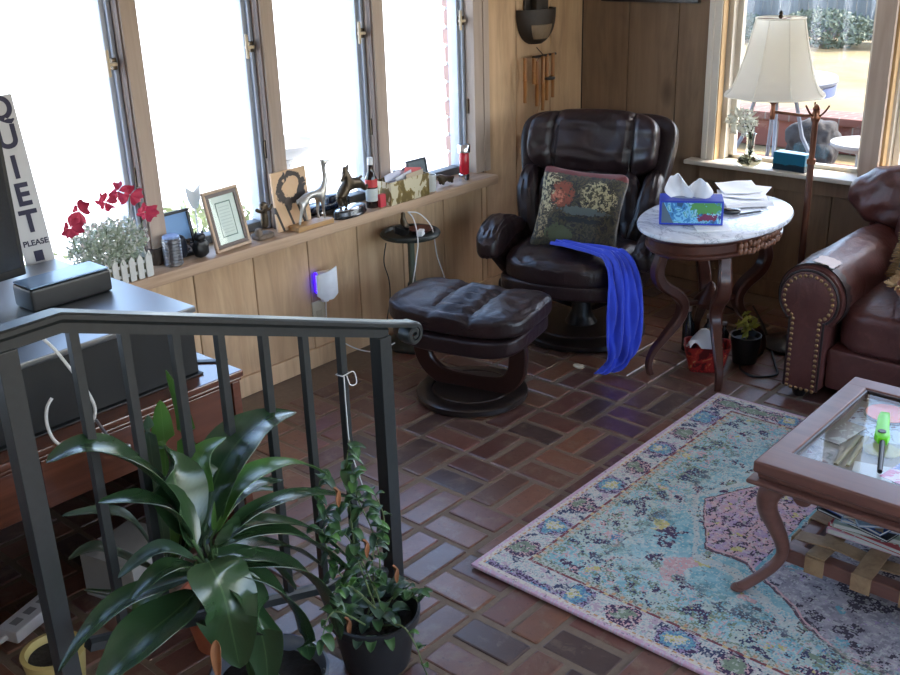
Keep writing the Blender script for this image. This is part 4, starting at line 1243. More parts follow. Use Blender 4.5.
    c = g.mix(lt(dw, .122), c, bc)
    dots = gt(g.m('PINGPONG', along, .030), .022)
    c = g.mix(band(d, .124, .0045), c, g.mix(dots, rust, SRGB(206, 176, 120)))
    c = g.mix(lt(d, .030), c, g.mix(gt(nf, .52), SRGB(216, 208, 190), SRGB(204, 180, 176)))
    c = g.mix(X(band(d, .026, .003), gt(g.m('PINGPONG', along, .012), .006)), c, SRGB(196, 150, 100))
    c = g.mix(lt(d, .014), c, g.mix(gt(nf, .55), SRGB(206, 168, 186), SRGB(200, 186, 200)))
    # overall wear
    c = g.mix(X(gt(g.noise(kv, 55, 4, .75), .55), .42), c, SRGB(214, 214, 202))
    c = g.mix(X(lt(g.noise(g.vm('ADD', kv, (7, 7, 0)), 48, 4, .75), .395), .55), c, SRGB(70, 66, 84))
    g.bump(g.noise(v, 420, 2), .6, .002)
    return g.P(col=c, rough=.95, sheen=.15)
b = MB(); b.box(0, RL, 0, RW, .0, .011, .004); 
o = b.build('area_rug', rug_mat()); o.location = (RX0, RY0, .003)
tag(o, 'faded turquoise, cream and plum oriental rug on the brick floor', 'rug')
# ================================================================ coffee table
CX0, CY0, CW, CLn, CT = 2.170, -2.352, .695, 1.20, .42
RZ = .014
CTB = thing('coffee_table', 'brown wooden coffee table with a glass top and woven lower shelf on the rug', 'coffee table', (CX0, CY0, RZ))
T = CT - RZ
b = MB(); FX, FYF, FYB = .062, .105, .070
def frame(b, x0, x1, y0, y1, w, za, zb, bev):
    b.box(x0, x1, y0, y0 + w, za, zb, bev, 3); b.box(x0, x1, y1 - w, y1, za, zb, bev, 3)
    b.box(x0, x0 + w, y0 + w * .0 + .001, y1 - .001, za + .0004, zb - .0004, bev, 3); b.box(x1 - w, x1, y0 + .001, y1 - .001, za + .0004, zb - .0004, bev, 3)
b.box(0, CLn, 0, FYF, T - .034, T, .006, 3); b.box(0, CLn, CW - FYB, CW, T - .034, T, .006, 3); b.box(0, FX, .001, CW - .001, T - .0336, T - .0004, .006, 3); b.box(CLn - FX, CLn, .001, CW - .001, T - .0336, T - .0004, .006, 3)
b.build('top_frame', M['table_wood'], CTB)
b = MB(); frame(b, .010, CLn - .010, .010, CW - .010, .045, T - .052, T - .0345, .006); frame(b, -.012, CLn + .012, -.012, CW + .012, .06, T - .066, T - .0525, .006)
frame(b, .03, CLn - .03, .03, CW - .03, .022, T - .088, T - .0665, .003); b.build('apron', M['table_wood'], CTB)
b = MB(); frame(b, FX - .001, CLn - FX + .001, FYF - .001, CW - FYB + .001, .008, T - .015, T - .004, .002); b.build('glass_beading', M['dark_wood'], CTB)
b = MB(); b.box(FX, CLn - FX, FYF, CW - FYB, T - .0155, T - .0095); b.build('glass_top', glass('table glass', (.95, .97, .96), .45), CTB)
for sx, sy in ((0, 0), (0, 1), (1, 0), (1, 1)):
    ox, oy = (.07, CLn - .07)[sx], (.07, CW - .07)[sy]
    d = Vector((-1 if not sx else 1, -1 if not sy else 1, 0)).normalized()
    prof = [(-.015, T - .067), (.030, T - .082), (.050, T - .115), (.046, T - .155), (.022, T - .205), (.0, T - .255), (-.006, T - .295), (.012, T - .330), (.048, T - .362), (.088, T - .388), (.110, T - .398)]
    pts = spline([(ox + d.x * a, oy + d.y * a, z) for a, z in prof], 6); n = len(pts)
    rad = [lerp(.036, .0165, min(1, (i / n) / .6)) if i / n < .6 else lerp(.0165, .0145, (i / n - .6) / .4) for i in range(n)]
    rad[0:3] = [.030, .034, .036]
    b = MB(); b.tube(pts, rad, 14)
    q = pts[-1]; b.pad((q.x, q.y, .0085), (.040, .040, .017), 2.4, 8)
    leg = b.build('leg', M['table_wood'], CTB)
    b = MB()   # carved scroll under the apron beside the knee
    for e in ((1 if not sx else -1, 0), (0, 1 if not sy else -1)):
        c = Vector((ox + e[0] * .055 + d.x * .01, oy + e[1] * .055 + d.y * .01, T - .095))
        b.lathe([(.0, -.014), (.022, -.013), (.028, -.006), (.028, .006), (.022, .013), (.0, .014)], c=c, n=18, mat=Matrix.Rotation(R(90), 4, 'X') if e[0] else Matrix.Rotation(R(90), 4, 'Y'))
    b.build('scroll', M['table_wood'], leg)
# lower shelf: wooden frame laced with wide tan straps
SHZ = .128
b = MB(); frame(b, .075, CLn - .075, .075, CW - .075, .045, SHZ - .042, SHZ, .006); b.build('shelf_frame', M['table_wood'], CTB)
STR = wood('tan rattan strap', SRGB(136, 106, 76), SRGB(176, 144, 106), grain=(30, 30, 30), rough=.55, island=False, bump=.1)
b = MB()
def strap(p0, p1, phase, ln, ax):
    nn = 40; pts = []
    for i in range(nn + 1):
        t = i / nn
        z = SHZ + .003 + .005 * math.cos(t * ln * PI / .115 + phase)
        pts.append(Vector(p0).lerp(Vector(p1), t) + Vector((0, 0, z)))
    b.tube(pts, 1, flat=(.052, .004), up=(0, 0, 1))
for k in range(8):
    x = .165 + .125 * k; strap((x, .073, 0), (x, CW - .073, 0), PI * (k % 2), CW - .15, 1)
    for yy in (.0725, CW - .0725): b.box(x - .026, x + .026, yy - .003, yy + .003, SHZ - .047, SHZ + .004, .001)
for k in range(4):
    y = .165 + .115 * k; strap((.073, y, 0), (CLn - .073, y, 0), PI * ((k + 1) % 2), CLn - .15, 0)
    for xx in (.0725, CLn - .0725): b.box(xx - .003, xx + .003, y - .026, y + .026, SHZ - .047, SHZ + .004, .001)
b.build('woven_straps', STR, CTB)
# magazines on the shelf
def printed(name, cols, sc=9, rough=.35):
    g = G(name); v = g.coord(); n = g.noise(v, sc, 4, .55, .8)
    st = [(i / len(cols) * .4 + .3 if i else 0, SRGB(*c)) for i, c in enumerate(cols)]
    return g.P(col=g.ramp(n, st, 'CONSTANT'), rough=rough)
covers = [printed('pale blue cover', [(120, 150, 186), (160, 184, 206), (200, 210, 220)]), printed('black cover', [(24, 26, 34), (34, 36, 46), (60, 66, 84)]),
          printed('teal grey cover', [(120, 140, 146), (150, 166, 170), (176, 190, 192)]), printed('deep blue cover', [(40, 60, 130), (70, 96, 160), (190, 170, 140), (90, 130, 190)]),
          printed('white red cover', [(220, 216, 214), (200, 70, 80), (226, 224, 222)]), printed('grey green cover', [(140, 156, 140), (176, 186, 168), (206, 206, 196)]), printed('pink cover', [(214, 140, 160), (226, 190, 200), (170, 60, 110)])]
page = plain('magazine page edges', SRGB(206, 206, 200), .8, 0, .1, 60)
zb = SHZ + RZ + .0105
names = ['pink', 'white and red', 'grey green', 'black', 'pale blue', 'deep blue', 'teal grey', 'pale blue']
ci = [6, 4, 5, 1, 0, 3, 2, 0]
words = ['lowest magazine in the pile under the coffee table, pink cover', 'white and red magazine second from the bottom of the pile', 'grey green magazine third from the bottom of the pile', 'thin black magazine in the middle of the pile under the coffee table', 'pale blue magazine just above the black one in the pile', 'deep blue magazine near the top of the pile', 'teal grey magazine second from the top of the pile', 'pale blue magazine lying askew on top of the pile']
rng = random.Random(11); z = zb
for k in range(8):
    th = [.016, .012, .014, .008, .010, .009, .010, .007][k]
    t = thing('magazine', words[k], 'magazine', (CX0 + .245 + rng.uniform(-.02, .02), CY0 + .345 + rng.uniform(-.02, .02), z), R([2, -6, 8, -12, 14, -16, 24, 34][k]), 'magazines on the lower shelf of the coffee table')
    b = MB(); b.box(-.105, .105, -.138, .138, .0012, th - .0012, .001); b.build('pages', page, t)
    b = MB(); b.box(-.107, .107, -.140, .140, th - .0012, th, .0004); b.box(-.107, .107, -.140, .140, 0, .0012, .0004); b.box(-.108, -.1062, -.14, .14, 0, th, .0004); b.build('cover', covers[ci[k]], t)
    z += th + .0006
ztop = z
# shallow display tray under the glass and what lies in it
b = MB(); b.box(FX - .01, CLn - FX + .01, FYF - .01, CW - FYB + .01, T - .0425, T - .0385); b.build('display_tray', plain('pale tray lining', SRGB(176, 168, 160), .7, 0, .15, 6), CTB)
TZ = CT - .0383
g = G('printed map'); v = g.coord(); n = g.noise(v, 9, 4, .6, .5)
c = g.ramp(n, [(.3, SRGB(168, 190, 222)), (.5, SRGB(196, 208, 230)), (.7, SRGB(214, 218, 226))]); c = g.mix(g.m('LESS_THAN', g.m('ABSOLUTE', g.m('SUBTRACT', n, .47)), .008), c, SRGB(60, 70, 104))
c = g.mix(g.m('LESS_THAN', g.m('ABSOLUTE', g.m('SUBTRACT', g.noise(v, 14, 3), .5)), .008), c, SRGB(120, 96, 116))
o = MB().box(-.14, .14, -.095, .095, 0, .0015, .0004).build('map_sheet', g.P(col=c, rough=.6)); place(o, (2.385, -1.868, TZ), R(4)); tag(o, 'pale blue map sheet under the coffee table glass, beneath the orange disc', 'map')
t = thing('orange_disc', 'orange disc with a dark rim on the map under the coffee table glass', 'disc', (2.325, -1.800, TZ + .0018), 0)
b = MB(); b.lathe([(.0, .0), (.064, 0), (.066, .004), (.064, .008), (.0, .008)], n=48); b.build('rim', M['dark_wood'], t)
b = MB(); b.lathe([(.004, .0081), (.061, .0081), (.060, .0105), (.004, .0105)], n=48); b.build('face', plain('orange print', SRGB(240, 96, 62), .4, 0, .1, 9), t)
def flat_item(name, lab, cat, x, y, rz, w, d, h, m):
    o = MB().box(-w / 2, w / 2, -d / 2, d / 2, 0, h, .0006).build(name, m); place(o, (x, y, TZ), R(rz)); return tag(o, lab, cat)
flat_item('photo_card', 'grey photo card at the near left corner under the coffee table glass', 'card', 2.272, -2.150, 12, .075, .11, .002, printed('grey photo print', [(90, 84, 84), (150, 140, 140), (190, 180, 180), (130, 96, 100)], 22))
flat_item('picture_booklet', 'white and grey booklet behind the grey photo card under the glass', 'booklet', 2.268, -1.985, -8, .06, .15, .004, printed('pale booklet print', [(200, 198, 196), (160, 150, 148), (214, 212, 210)], 18))
for i, (x, rz, lab) in enumerate(((2.318, 3, 'left one of two narrow beige wooden strips under the coffee table glass'), (2.340, 6, 'right one of two narrow beige wooden strips under the coffee table glass'))):
    flat_item('wooden_strip', lab, 'strip', x, -2.075 + .01 * i, rz, .010, .20, .006, wood('beige strip wood', SRGB(176, 160, 126), SRGB(206, 192, 158), island=False) if i == 0 else bpy.data.materials['beige strip wood'])
o = MB().pad((0, 0, .009), (.10, .07, .018), 2.3, 12, lambda u, v, w, q: q * (1 + .2 * noise.noise(q * 40))).build('dried_shell', plain('yellowish shell', SRGB(190, 180, 134), .6, 0, .25, 40)); place(o, (2.395, -2.035, TZ), R(20)); tag(o, 'yellowish shell under the glass beside the green lighter', 'shell')
flat_item('picture_card', 'pink and violet picture card under the glass right of the lighter nozzle', 'card', 2.520, -2.115, -10, .15, .13, .003, printed('violet picture print', [(150, 110, 170), (226, 110, 160), (236, 200, 220), (110, 120, 190)], 12))
flat_item('white_card', 'white card under the glass below the lighter nozzle', 'card', 2.415, -2.160, 14, .10, .10, .002, M['paper'])
# lighter on the glass
pa, pb = at(885, 414, z=CT + .005), at(880, 470, z=CT + .005)
dv = pb - pa; ang = math.atan2(dv.y, dv.x)
LG = thing('gas_lighter', 'bright green long nosed gas lighter lying on the glass coffee table', 'lighter', (pa.x, pa.y, CT - .0094), ang)
L = dv.length
gm = plain('lime green plastic', SRGB(110, 220, 20), .35, 0, .05)
b = MB()
out = [(0, -.012), (.03, -.018), (.10, -.020), (.15, -.022), (.175, -.012), (.18, .012), (.15, .018), (.10, .014), (.05, .014), (.0, .012)]
b.prism(out, .002, .022, None, .004); b.build('body', gm, LG)
b = MB(); b.tube([(.1801, 0, .012), (L, 0, .010)], [.0075, .0065], 12); b.build('nozzle', M['black_plastic'], LG)
b = MB(); b.lathe([(.0, .0221), (.011, .0221), (.010, .025), (.0, .025)], c=(.135, -.004, 0), n=16); b.build('trigger', M['black_plastic'], LG)
# ================================================================ iron railing
QX = 1.424
RAIL = thing('stair_railing', 'black iron stair railing with square balusters and a scrolled end', 'railing', (QX, -2.985, 0))
def loc(p): return (p[0] - QX, p[1] + 2.985, p[2])
SL = -.329
z_end = 1.74 - .567 * 1.75 + .046           # underside of the rail at the last post
y_bend = -3.80
def rz(y): return z_end + SL * (y + 2.985)
zbend = rz(y_bend)
path = [(0, y, z) for y, z in [(-5.2, zbend - .010), (-4.4, zbend - .006), (-3.90, zbend - .002), (-3.80, zbend), (-3.70, rz(-3.70))]]
path += [(0, y, rz(y)) for y in (-3.4, -3.1, -2.95, -2.90)]
b = MB()
pts = [Vector((0, p[1] + 2.985, p[2] + .030)) for p in path]
b.tube(pts, 1, flat=(.046, .014), up=(1, 0, 0)) if False else None
def railbar(pts, w, h, bmb):
    """bar swept in the y-z plane, w across x"""
    rings = []
    for i, p in enumerate(pts):
        a = pts[max(i - 1, 0)]; c = pts[min(i + 1, len(pts) - 1)]; t = (c - a).normalized(); n = Vector((0, -t.z, t.y))
        cb = h * .3
        rings.append([p + Vector((sx, 0, 0)) + n * sz for sx, sz in ((-w/2, -h/2), (w/2, -h/2), (w/2, h/2 - cb), (w/2 - cb, h/2), (-w/2 + cb, h/2), (-w/2, h/2 - cb))])
    bmb.loft(rings)
top = MB()
end_y, end_z = -2.90, rz(-2.90)
vol = []
cyv, czv = -2.835, rz(-2.88) + .030 - .033
base = [Vector((0, p[1] + 2.985, p[2] + .036)) for p in path]
last = base[-1]
sp = []
cen = Vector((0, last.y + .040, last.z - .038))
for i in range(44):
    a = R(100) - i * R(14.5); r = .029 * (1 - i / 52.0)
    sp.append(cen + Vector((0, r * math.cos(a), r * math.sin(a))))
railbar(base[:-1] + sp, .044, .013, top)
top.build('handrail_cap', M['black_iron'], RAIL, smooth=35)
b = MB(); railbar([Vector((0, p[1] + 2.985, p[2] + .0145)) for p in path[:-1]], .026, .029, b); b.build('handrail_channel', M['black_iron'], RAIL, smooth=35)
def zb_(y): return rz(y) - .645 if y > -4.2 else 0
b = MB(); railbar([Vector((0, y + 2.985, rz(y) - .70)) for y in (-3.86, -3.5, -3.0)], .026, .026, b); b.build('bottom_rail', M['black_iron'], RAIL, smooth=35)
def ray_y(px, py): return at(px, py, x=QX).y
bys = [ray_y(px, 340 + .042 * (px - 60)) for px in (73, 124, 175, 220, 264, 304, 341)]
for y in bys:
    b = MB(); b.box(-(.0095), (.0095), y + 2.985 - (.0095), y + 2.985 + (.0095), rz(y) - .69, rz(y) + .002, .0015); b.build('baluster', M['black_iron'], RAIL)
for y in (ray_y(381, 350), ray_y(5, 365)):
    zt = rz(y) if y > -3.8 else zbend - .002
    b = MB(); b.box(-.020, .020, y + 2.985 - .020, y + 2.985 + .020, 0, zt + .002, .002)
    b.build('post', M['black_iron'], RAIL)
yb7 = bys[-1]
t = thing('tie_string', 'white string tied round the last baluster before the end post', 'string', (QX, yb7, rz(yb7) - .10))
b = MB(); r = .0125
b.tube([(r, -r, 0), (r, r, .002), (-r, r, 0), (-r, -r, -.002)], .0016, 6, closed=True)
b.tube(spline([(r, -.004, .0), (r + .004, .022, .002), (r + .005, .028, -.03), (r + .003, .010, -.03), (r + .002, 0, -.002)], 6), .0014, 5)
b.tube(spline([(r + .001, -.008, 0), (r + .003, -.010, -.10), (r + .004, -.006, -.20), (r + .012, .02, -.32), (r + .04, .04, -.45)], 6), .0014, 5)
b.build('string', M['white_cord'], t)

# ================================================================ brown sideboard and black cabinet
DX, DZ, DZ2 = .925, .595, .80
SB = thing('wooden_sideboard', 'reddish brown wooden sideboard along the left windows behind the railing', 'sideboard', (.03, -3.045, 0))
W_, LEN = DX - .03, 1.75
b = MB(); b.box(0, W_ + .012, -LEN, .0, DZ - .022, DZ, .006); b.box(.0, W_ + .004, -LEN + .004, -.004, DZ - .034, DZ - .0225, .004); b.build('top_board', M['red_wood'], SB)
b = MB(); b.box(.0, W_, -.035, -.008, 0, DZ - .0345, .003); b.build('end_panel', M['red_wood'], SB)
b = MB(); b.box(.0, W_, -LEN + .01, -LEN + .035, 0, DZ - .0345, .003); b.build('end_panel', M['red_wood'], SB)
b = MB(); b.box(.0, .02, -LEN + .036, -.036, .05, DZ - .035, .002); b.build('back_panel', M['red_wood'], SB)
for y0, y1 in ((-.62, -.04), (-1.16, -.63), (-1.71, -1.17)):
    b = MB(); b.box(W_ - .025, W_, y0, y1, DZ - .17, DZ - .036, .004); dr = b.build('drawer_front', M['red_wood'], SB)
    b = MB(); b.lathe([(.0, .0), (.008, .0), (.007, .012), (.014, .018), (.012, .026), (.0, .028)], c=(W_, (y0 + y1) / 2, DZ - .10), n=14, mat=Matrix.Rotation(R(90), 4, 'Y')); b.build('knob', M['bronze'], dr)
b = MB(); b.box(.20, W_ - .03, -.92, -.90, 0, DZ - .036); b.build('divider', M['red_wood'], SB)
# plastic tray strip on the sideboard top, beside the black cabinet
o = MB().box(-.06, .06, -.011, .011, 0, .005, .002).build('dark_ruler', M['black_plastic']); place(o, at(207, 362, z=DZ), R(42)); tag(o, 'flat black bar on the brown sideboard beside the black cabinet', 'bar')
BC = thing('media_cabinet', 'low glossy black cabinet standing on the brown sideboard by the window', 'cabinet', (.125, -3.135, DZ + .0005))
b = MB(); b.box(.0, .750, -1.5, 0, DZ2 - DZ - .018, DZ2 - DZ, .004); b.build('top_board', plain('mirror black lacquer', (.012, .014, .020), .40, 0, .1, spec=1.0, coat=1.0, coat_rough=.38, ior=1.8), BC)
b = MB(); b.box(.01, .735, -1.49, -.006, .006, DZ2 - DZ - .0185, .003); b.box(.0, .748, -1.5, -.0, 0, .006, .002); b.build('body', plain('black satin panel', (.010, .010, .011), .5, 0, .1), BC)
# monitor
z8 = DZ2 + .001
MO = thing('computer_monitor', 'dark computer monitor cut off by the left edge of the photo', 'monitor', (.43, -3.625, z8), R(6))
b = MB(); b.box(-.03, .0, -.26, .26, .06, .48, .006); b.build('housing', M['black_plastic'], MO)
b = MB(); b.box(.0002, .003, -.245, .245, .085, .465, .001); b.build('screen', M['black_gloss'], MO)
b = MB(); b.box(-.05, -.03, -.03, .03, .02, .25, .004); b.build('stand_neck', M['black_plastic'], MO)
b = MB(); b.box(-.13, .06, -.12, .12, 0, .015, .006); b.build('stand_foot', M['black_plastic'], MO)
PR = thing('set_top_box', 'small black box with a pale blue top edge on the black cabinet', 'electronics box', (.52, -3.285, z8))
b = MB(); b.box(-.06, .05, -.16, .085, 0, .066, .010); b.build('case', M['black_plastic'], PR)
b = MB(); b.box(-.056, .046, -.156, .081, .0661, .071, .002); b.build('lid', plain('pale blue glossy lid', SRGB(120, 150, 180), .2), PR)
sp = at(60, 279, z=z8 + .07)
o = MB()
o.tube(spline([(-.04, 0, .004), (-.01, .012, .008), (.03, -.004, .004), (.05, .01, .004)], 6), .004, 6)
o.box(.0, .035, -.012, .004, .001, .012, .002)
o = o.build('cable_plug', M['black_plastic']); place(o, (.38, -3.26, z8 + .0005), R(70)); tag(o, 'short black plug and lead lying on the black cabinet behind the small black box', 'cable')
# white cables hanging in front of the cabinet
cx = DX + .022
wp = [at(px, py, x=cx) for px, py in ((40, 336), (55, 350), (68, 366), (85, 388), (95, 408), (92, 424), (82, 440), (66, 446), (54, 440), (47, 424), (47, 408), (52, 398))]
b = MB(); b.tube(spline(wp, 6), .0042, 7); tag(b.build('white_cable', M['white_cord']), 'white cable looping down in front of the black cabinet', 'cable')
wp = [at(px, py, x=cx + .01) for px, py in ((96, 420), (108, 436), (118, 446), (126, 452))]
b = MB(); b.tube(spline(wp, 6), .004, 7); b.pad(at(122, 449, x=cx + .012), (.02, .05, .02), 3, 6); tag(b.build('cable_end', M['steel']), 'grey lead with a plug hanging left of the peace lily leaves', 'cable')

# ================================================================ QUIET sign
SG = thing('wooden_sign', 'narrow white wooden sign reading QUIET PLEASE in dark letters, leaning at the left window', 'sign')
base, topc = at(41, 262, x=.085), at(-4, 96, x=.03)
upv = (topc - base); Ls = upv.length; upv.normalize()
nrm = Vector((1, -.28, .1)); nrm = (nrm - upv * nrm.dot(upv)).normalized(); rt = upv.cross(nrm)
foot = base - upv * ((base.z - SILL - .003) / upv.z)
SG.matrix_world = Matrix(((rt.x, nrm.x * -1, upv.x, foot.x), (rt.y, nrm.y * -1, upv.y, foot.y), (rt.z, nrm.z * -1, upv.z, foot.z), (0, 0, 0, 1)))
Lf = (topc - foot).length
b = MB(); b.box(-.045, .045, 0, .016, 0, Lf, .003); b.build('board', plain('whitewashed board', SRGB(208, 206, 206), .7, 0, .08, 14), SG)
INK = plain('dark violet ink', SRGB(38, 34, 62), .6, 0, .1)
def zof(px, py):
    p = at(px, py, x=.06); return (p - foot).dot(upv)
zs = [zof(px, py) for px, py in ((0, 110), (10, 138), (18, 168), (25, 195), (32, 221))]
for ch, zc in zip('QUIET', zs):
    o = text_mesh('letter', ch, .098, INK, SG, .0008, .003); o.rotation_euler = (R(90), 0, 0); o.location = (0, -.0009, zc); o.scale = (.92, 1, 1)
zp_ = zof(37, 241)
o = text_mesh('lettering', 'PLEASE', .025, INK, SG, .0006, .0006); o.rotation_euler = (R(90), 0, 0); o.location = (0, -.0007, zp_)
o = MB().box(-.014, .014, -.0012, -.0001, zp_ - .060, zp_ - .026).build('dark_mark', INK, SG)
# ================================================================ things on the left sill
def sp_(px, py, x=.06): 
    """foot of a sill object: sight line met with the sill top"""
    return at(px, py, z=SILL)
def onsill(y, x=.06): return Vector((x, y, SILL))
# ---- picket planter with red flowers
PL = thing('flower_planter', 'white picket fence planter with red flowers and white filler on the left sill', 'planter', (.060, -2.925, SILL + .0005))
WP = plain('white painted pickets', SRGB(206, 204, 198), .6, 0, .06)
b = MB()
for s in (-1, 1):
    for k in range(9):
        y = -.13 + k * .0325
        out = [(-.011, 0), (.011, 0), (.011, .072), (0, .088), (-.011, .072)]
        b.prism(out, -.003, .003, Matrix(((0, 0, 1, s * .045), (1, 0, 0, y), (0, 1, 0, 0), (0, 0, 0, 1))))
for e in (-1, 1):
    for k in (-1, 0, 1):
        b.prism([(-.011, 0), (.011, 0), (.011, .072), (0, .088), (-.011, .072)], -.003, .003, Matrix(((1, 0, 0, k * .030), (0, 0, 1, e * .146), (0, 1, 0, 0), (0, 0, 0, 1))))
for z in (.018, .052):
    for s in (-1, 1): b.box(s * .041 - .002, s * .041 + .002, -.144, .144, z, z + .010)
    for e in (-1, 1): b.box(-.042, .042, e * .142 - .002, e * .142 + .002, z, z + .010)
b.build('picket_box', WP, PL, smooth=0)
b = MB(); b.box(-.037, .037, -.138, .138, .002, .060); b.build('soil', plain('dry moss', SRGB(120, 116, 92), .95, 0, .3, 40), PL)
b = MB(); rng = random.Random(31); b.recalc = False
leaves(b, (0, .015, .135), (.075, .150, .085), 1500, .011, rng, .1)
b.build('filler_leaves', plain('pale grey green filler', SRGB(176, 186, 164), .8, 0, .25, 30), PL, smooth=0)
b = MB(); b.recalc = False; leaves(b, (0, .015, .145), (.078, .155, .092), 900, .009, rng, .3)
b.build('filler_blossoms', plain('white filler blossom', SRGB(224, 224, 216), .8, 0, .06, 30), PL, smooth=0)
RED = plain('crimson petal', SRGB(190, 50, 82), .6, 0, .3, 30)
heads = [(70, 228, .11), (79, 211, .10), (105, 202, .09), (118, 191, .08), (130, 195, .07), (145, 212, .09)]
hs = thing  # heads are parts of the planter
for px, py, x in heads:
    c = at(px, py, x=x) - Vector(PL.location)
    b = MB(); b.recalc = False
    d0 = Vector((.9, -.5 + rng.uniform(-.4, .4), .4 + rng.uniform(-.4, .4))).normalized()
    M0 = Matrix.Translation(c) @ d0.to_track_quat('Z', 'Y').to_matrix().to_4x4()
    for k in range(5):
        a = 2 * PI * k / 5 + rng.uniform(-.3, .3)
        mk = b.mark(); ln_ = rng.uniform(.027, .044) * (.55 if k == 2 else 1); lift = rng.uniform(-.010, .026); wv = rng.uniform(.7, 1.1)
        def pet(u, v):
            r = .003 + ln_ * u * (1 - .16 * (1 - abs(v - .5) * 2) * (u > .9)); w = (v - .5) * 2 * wv * (.002 + .016 * math.sin(PI * min(1, u * .72)) ** 1.2)
            return (r, w, lift * u * u + .006 * math.sin(v * 7 + k) * u)
        b.grid(pet, 8, 6, .0006)
        b.xf(mk, M0 @ Matrix.Rotation(a, 4, 'Z'))
    f = b.build('flower', RED, PL, smooth=60)
    b = MB(); b.tube(spline([(0, c.y * .5, .06), (c.x * .4, c.y * .8, c.z * .6), tuple(c - d0 * .002)], 5), .0015, 5); b.build('flower_stem', plain('green wire stem', SRGB(96, 112, 76), .7) if 'green wire stem' not in bpy.data.materials else bpy.data.materials['green wire stem'], f)

# ---- grey ringed canister, dark pots
p = sp_(178, 266)
t = thing('canister', 'ribbed grey metal canister with a pale blue lid on the left sill', 'canister', (.060, p.y - .0, SILL))
b = MB(); pr = [(0, 0), (.030, 0)]
for k in range(8): pr += [(.034, .004 + k * .012), (.034, .011 + k * .012), (.0315, .013 + k * .012), (.0315, .015 + k * .012)]
pr += [(.032, .102), (.0, .102)]
b.lathe(pr, n=28); b.build('body', M['steel'], t)
b = MB(); b.lathe([(.0, .1021), (.030, .1021), (.030, .108), (.027, .111), (.0, .111)], n=28); b.build('lid', plain('pale blue lid paint', SRGB(146, 170, 214), .35), t)
o = MB().lathe([(.0, .0), (.022, 0), (.029, .02), (.027, .06), (.024, .062), (.0, .058)], n=24).build('brown_cup', plain('dark brown clay', SRGB(60, 48, 40), .6)); o.location = (.0, p.y - .030, SILL); tag(o, 'dark brown cup half hidden behind the grey ribbed canister', 'cup')
p = sp_(202, 256)
t = thing('owl_figurine', 'squat black figurine on the sill between canister and wooden certificate frame', 'figurine', (.062, -2.545, SILL))
b = MB(); b.pad((0, 0, .035), (.05, .058, .070), 2.6, 10, lambda u, v, w, q: q * (1 + .10 * noise.noise(q * 60))); b.pad((.0, .0, .077), (.040, .044, .032), 2.4, 8)
for s in (-1, 1): b.lathe([(.007, 0), (.0, .016)], c=(0, s * .014, .088), n=8)
b.build('body', M['black_plastic'], t)
o = MB().pad((0, 0, .045), (.04, .045, .09), 3, 8, lambda u, v, w, q: q * (1 + .08 * noise.noise(q * 50))).build('dark_vase', plain('navy black glaze', (.012, .016, .030), .3)); o.location = (.015, -2.600, SILL); tag(o, 'small navy black vase behind the canister in front of the dark photo frame', 'vase')

def photo_frame(name, label, cat, y0, y1, zt, lean, x, m, inner, mat_m, bw, yaw=0, depth=.014, extra=None, group=None):
    """frame leaning back against the sash, facing the room (+x)"""
    w = y1 - y0
    t = thing(name, label, cat, (x, (y0 + y1) / 2, SILL + .001), 0, group)
    t.rotation_euler = (0, -lean, yaw)
    H = zt
    b = MB()
    b.box(-depth, 0, -w/2, w/2, 0, bw, .003); b.box(-depth, 0, -w/2, w/2, H - bw, H, .003); b.box(-depth, -.0005, -w/2, -w/2 + bw, bw + .0001, H - bw - .0001, .003); b.box(-depth, -.0005, w/2 - bw, w/2, bw + .0001, H - bw - .0001, .003)
    b.build('frame', m, t)
    if extra:
        e, em = extra
        b = MB(); i = bw
        b.box(-depth * .8, -.002, -w/2 + i, w/2 - i, i, i + e, .001); b.box(-depth * .8, -.002, -w/2 + i, w/2 - i, H - i - e, H - i, .001); b.box(-depth * .8, -.002, -w/2 + i, -w/2 + i + e, i + e, H - i - e, .001); b.box(-depth * .8, -.002, w/2 - i - e, w/2 - i, i + e, H - i - e, .001)
        b.build('inner_frame', em, t)
        bw = bw + e
    b = MB(); b.box(-depth * .7, -depth * .45, -w/2 + bw - .001, w/2 - bw + .001, bw - .001, H - bw + .001); b.build('picture', inner, t)
    b = MB(); b.box(-.0035 - depth * .3, -depth * .3, -w/2 + bw, w/2 - bw, bw, H - bw) ; b.build('glazing', M['pane'], t)
    return t
g = G('photo of people on a trip'); v = g.coord(); s = g.xyz(v); n = g.noise(v, 40, 3, .6, .5)
c = g.mix(g.m('GREATER_THAN', g.m('ADD', s[2], g.m('MULTIPLY', n, .04)), .085), g.ramp(n, [(0, SRGB(60, 50, 50)), (.45, SRGB(130, 104, 84)), (.52, SRGB(70, 74, 96)), (.6, SRGB(180, 176, 180))], 'CONSTANT'), SRGB(116, 160, 210))
photo_frame('framed_photo', 'small black framed photo on the left sill behind the dark figurine', 'photo', -2.665, -2.525, .175, R(12), .02, M['black_plastic'], g.P(col=c, rough=.4), None, .012, 0)
g = G('green certificate'); v = g.coord(); s = g.xyz(v)
c = g.mix(g.noise(v, 60, 2), SRGB(206, 216, 208), SRGB(190, 204, 194))
ay = g.m('ABSOLUTE', s[1]); az = g.m('ABSOLUTE', g.m('SUBTRACT', s[2], .115))
ed = g.m('MAXIMUM', g.m('SUBTRACT', ay, .036), g.m('SUBTRACT', az, .064))
c = g.mix(g.m('LESS_THAN', g.m('ABSOLUTE', ed), .0022), c, SRGB(70, 104, 92))
ln = g.m('MULTIPLY', g.m('GREATER_THAN', g.m('PINGPONG', s[2], .006), .0042), g.m('LESS_THAN', ed, -.010))
c = g.mix(g.m('MULTIPLY', ln, .35), c, SRGB(120, 140, 140))
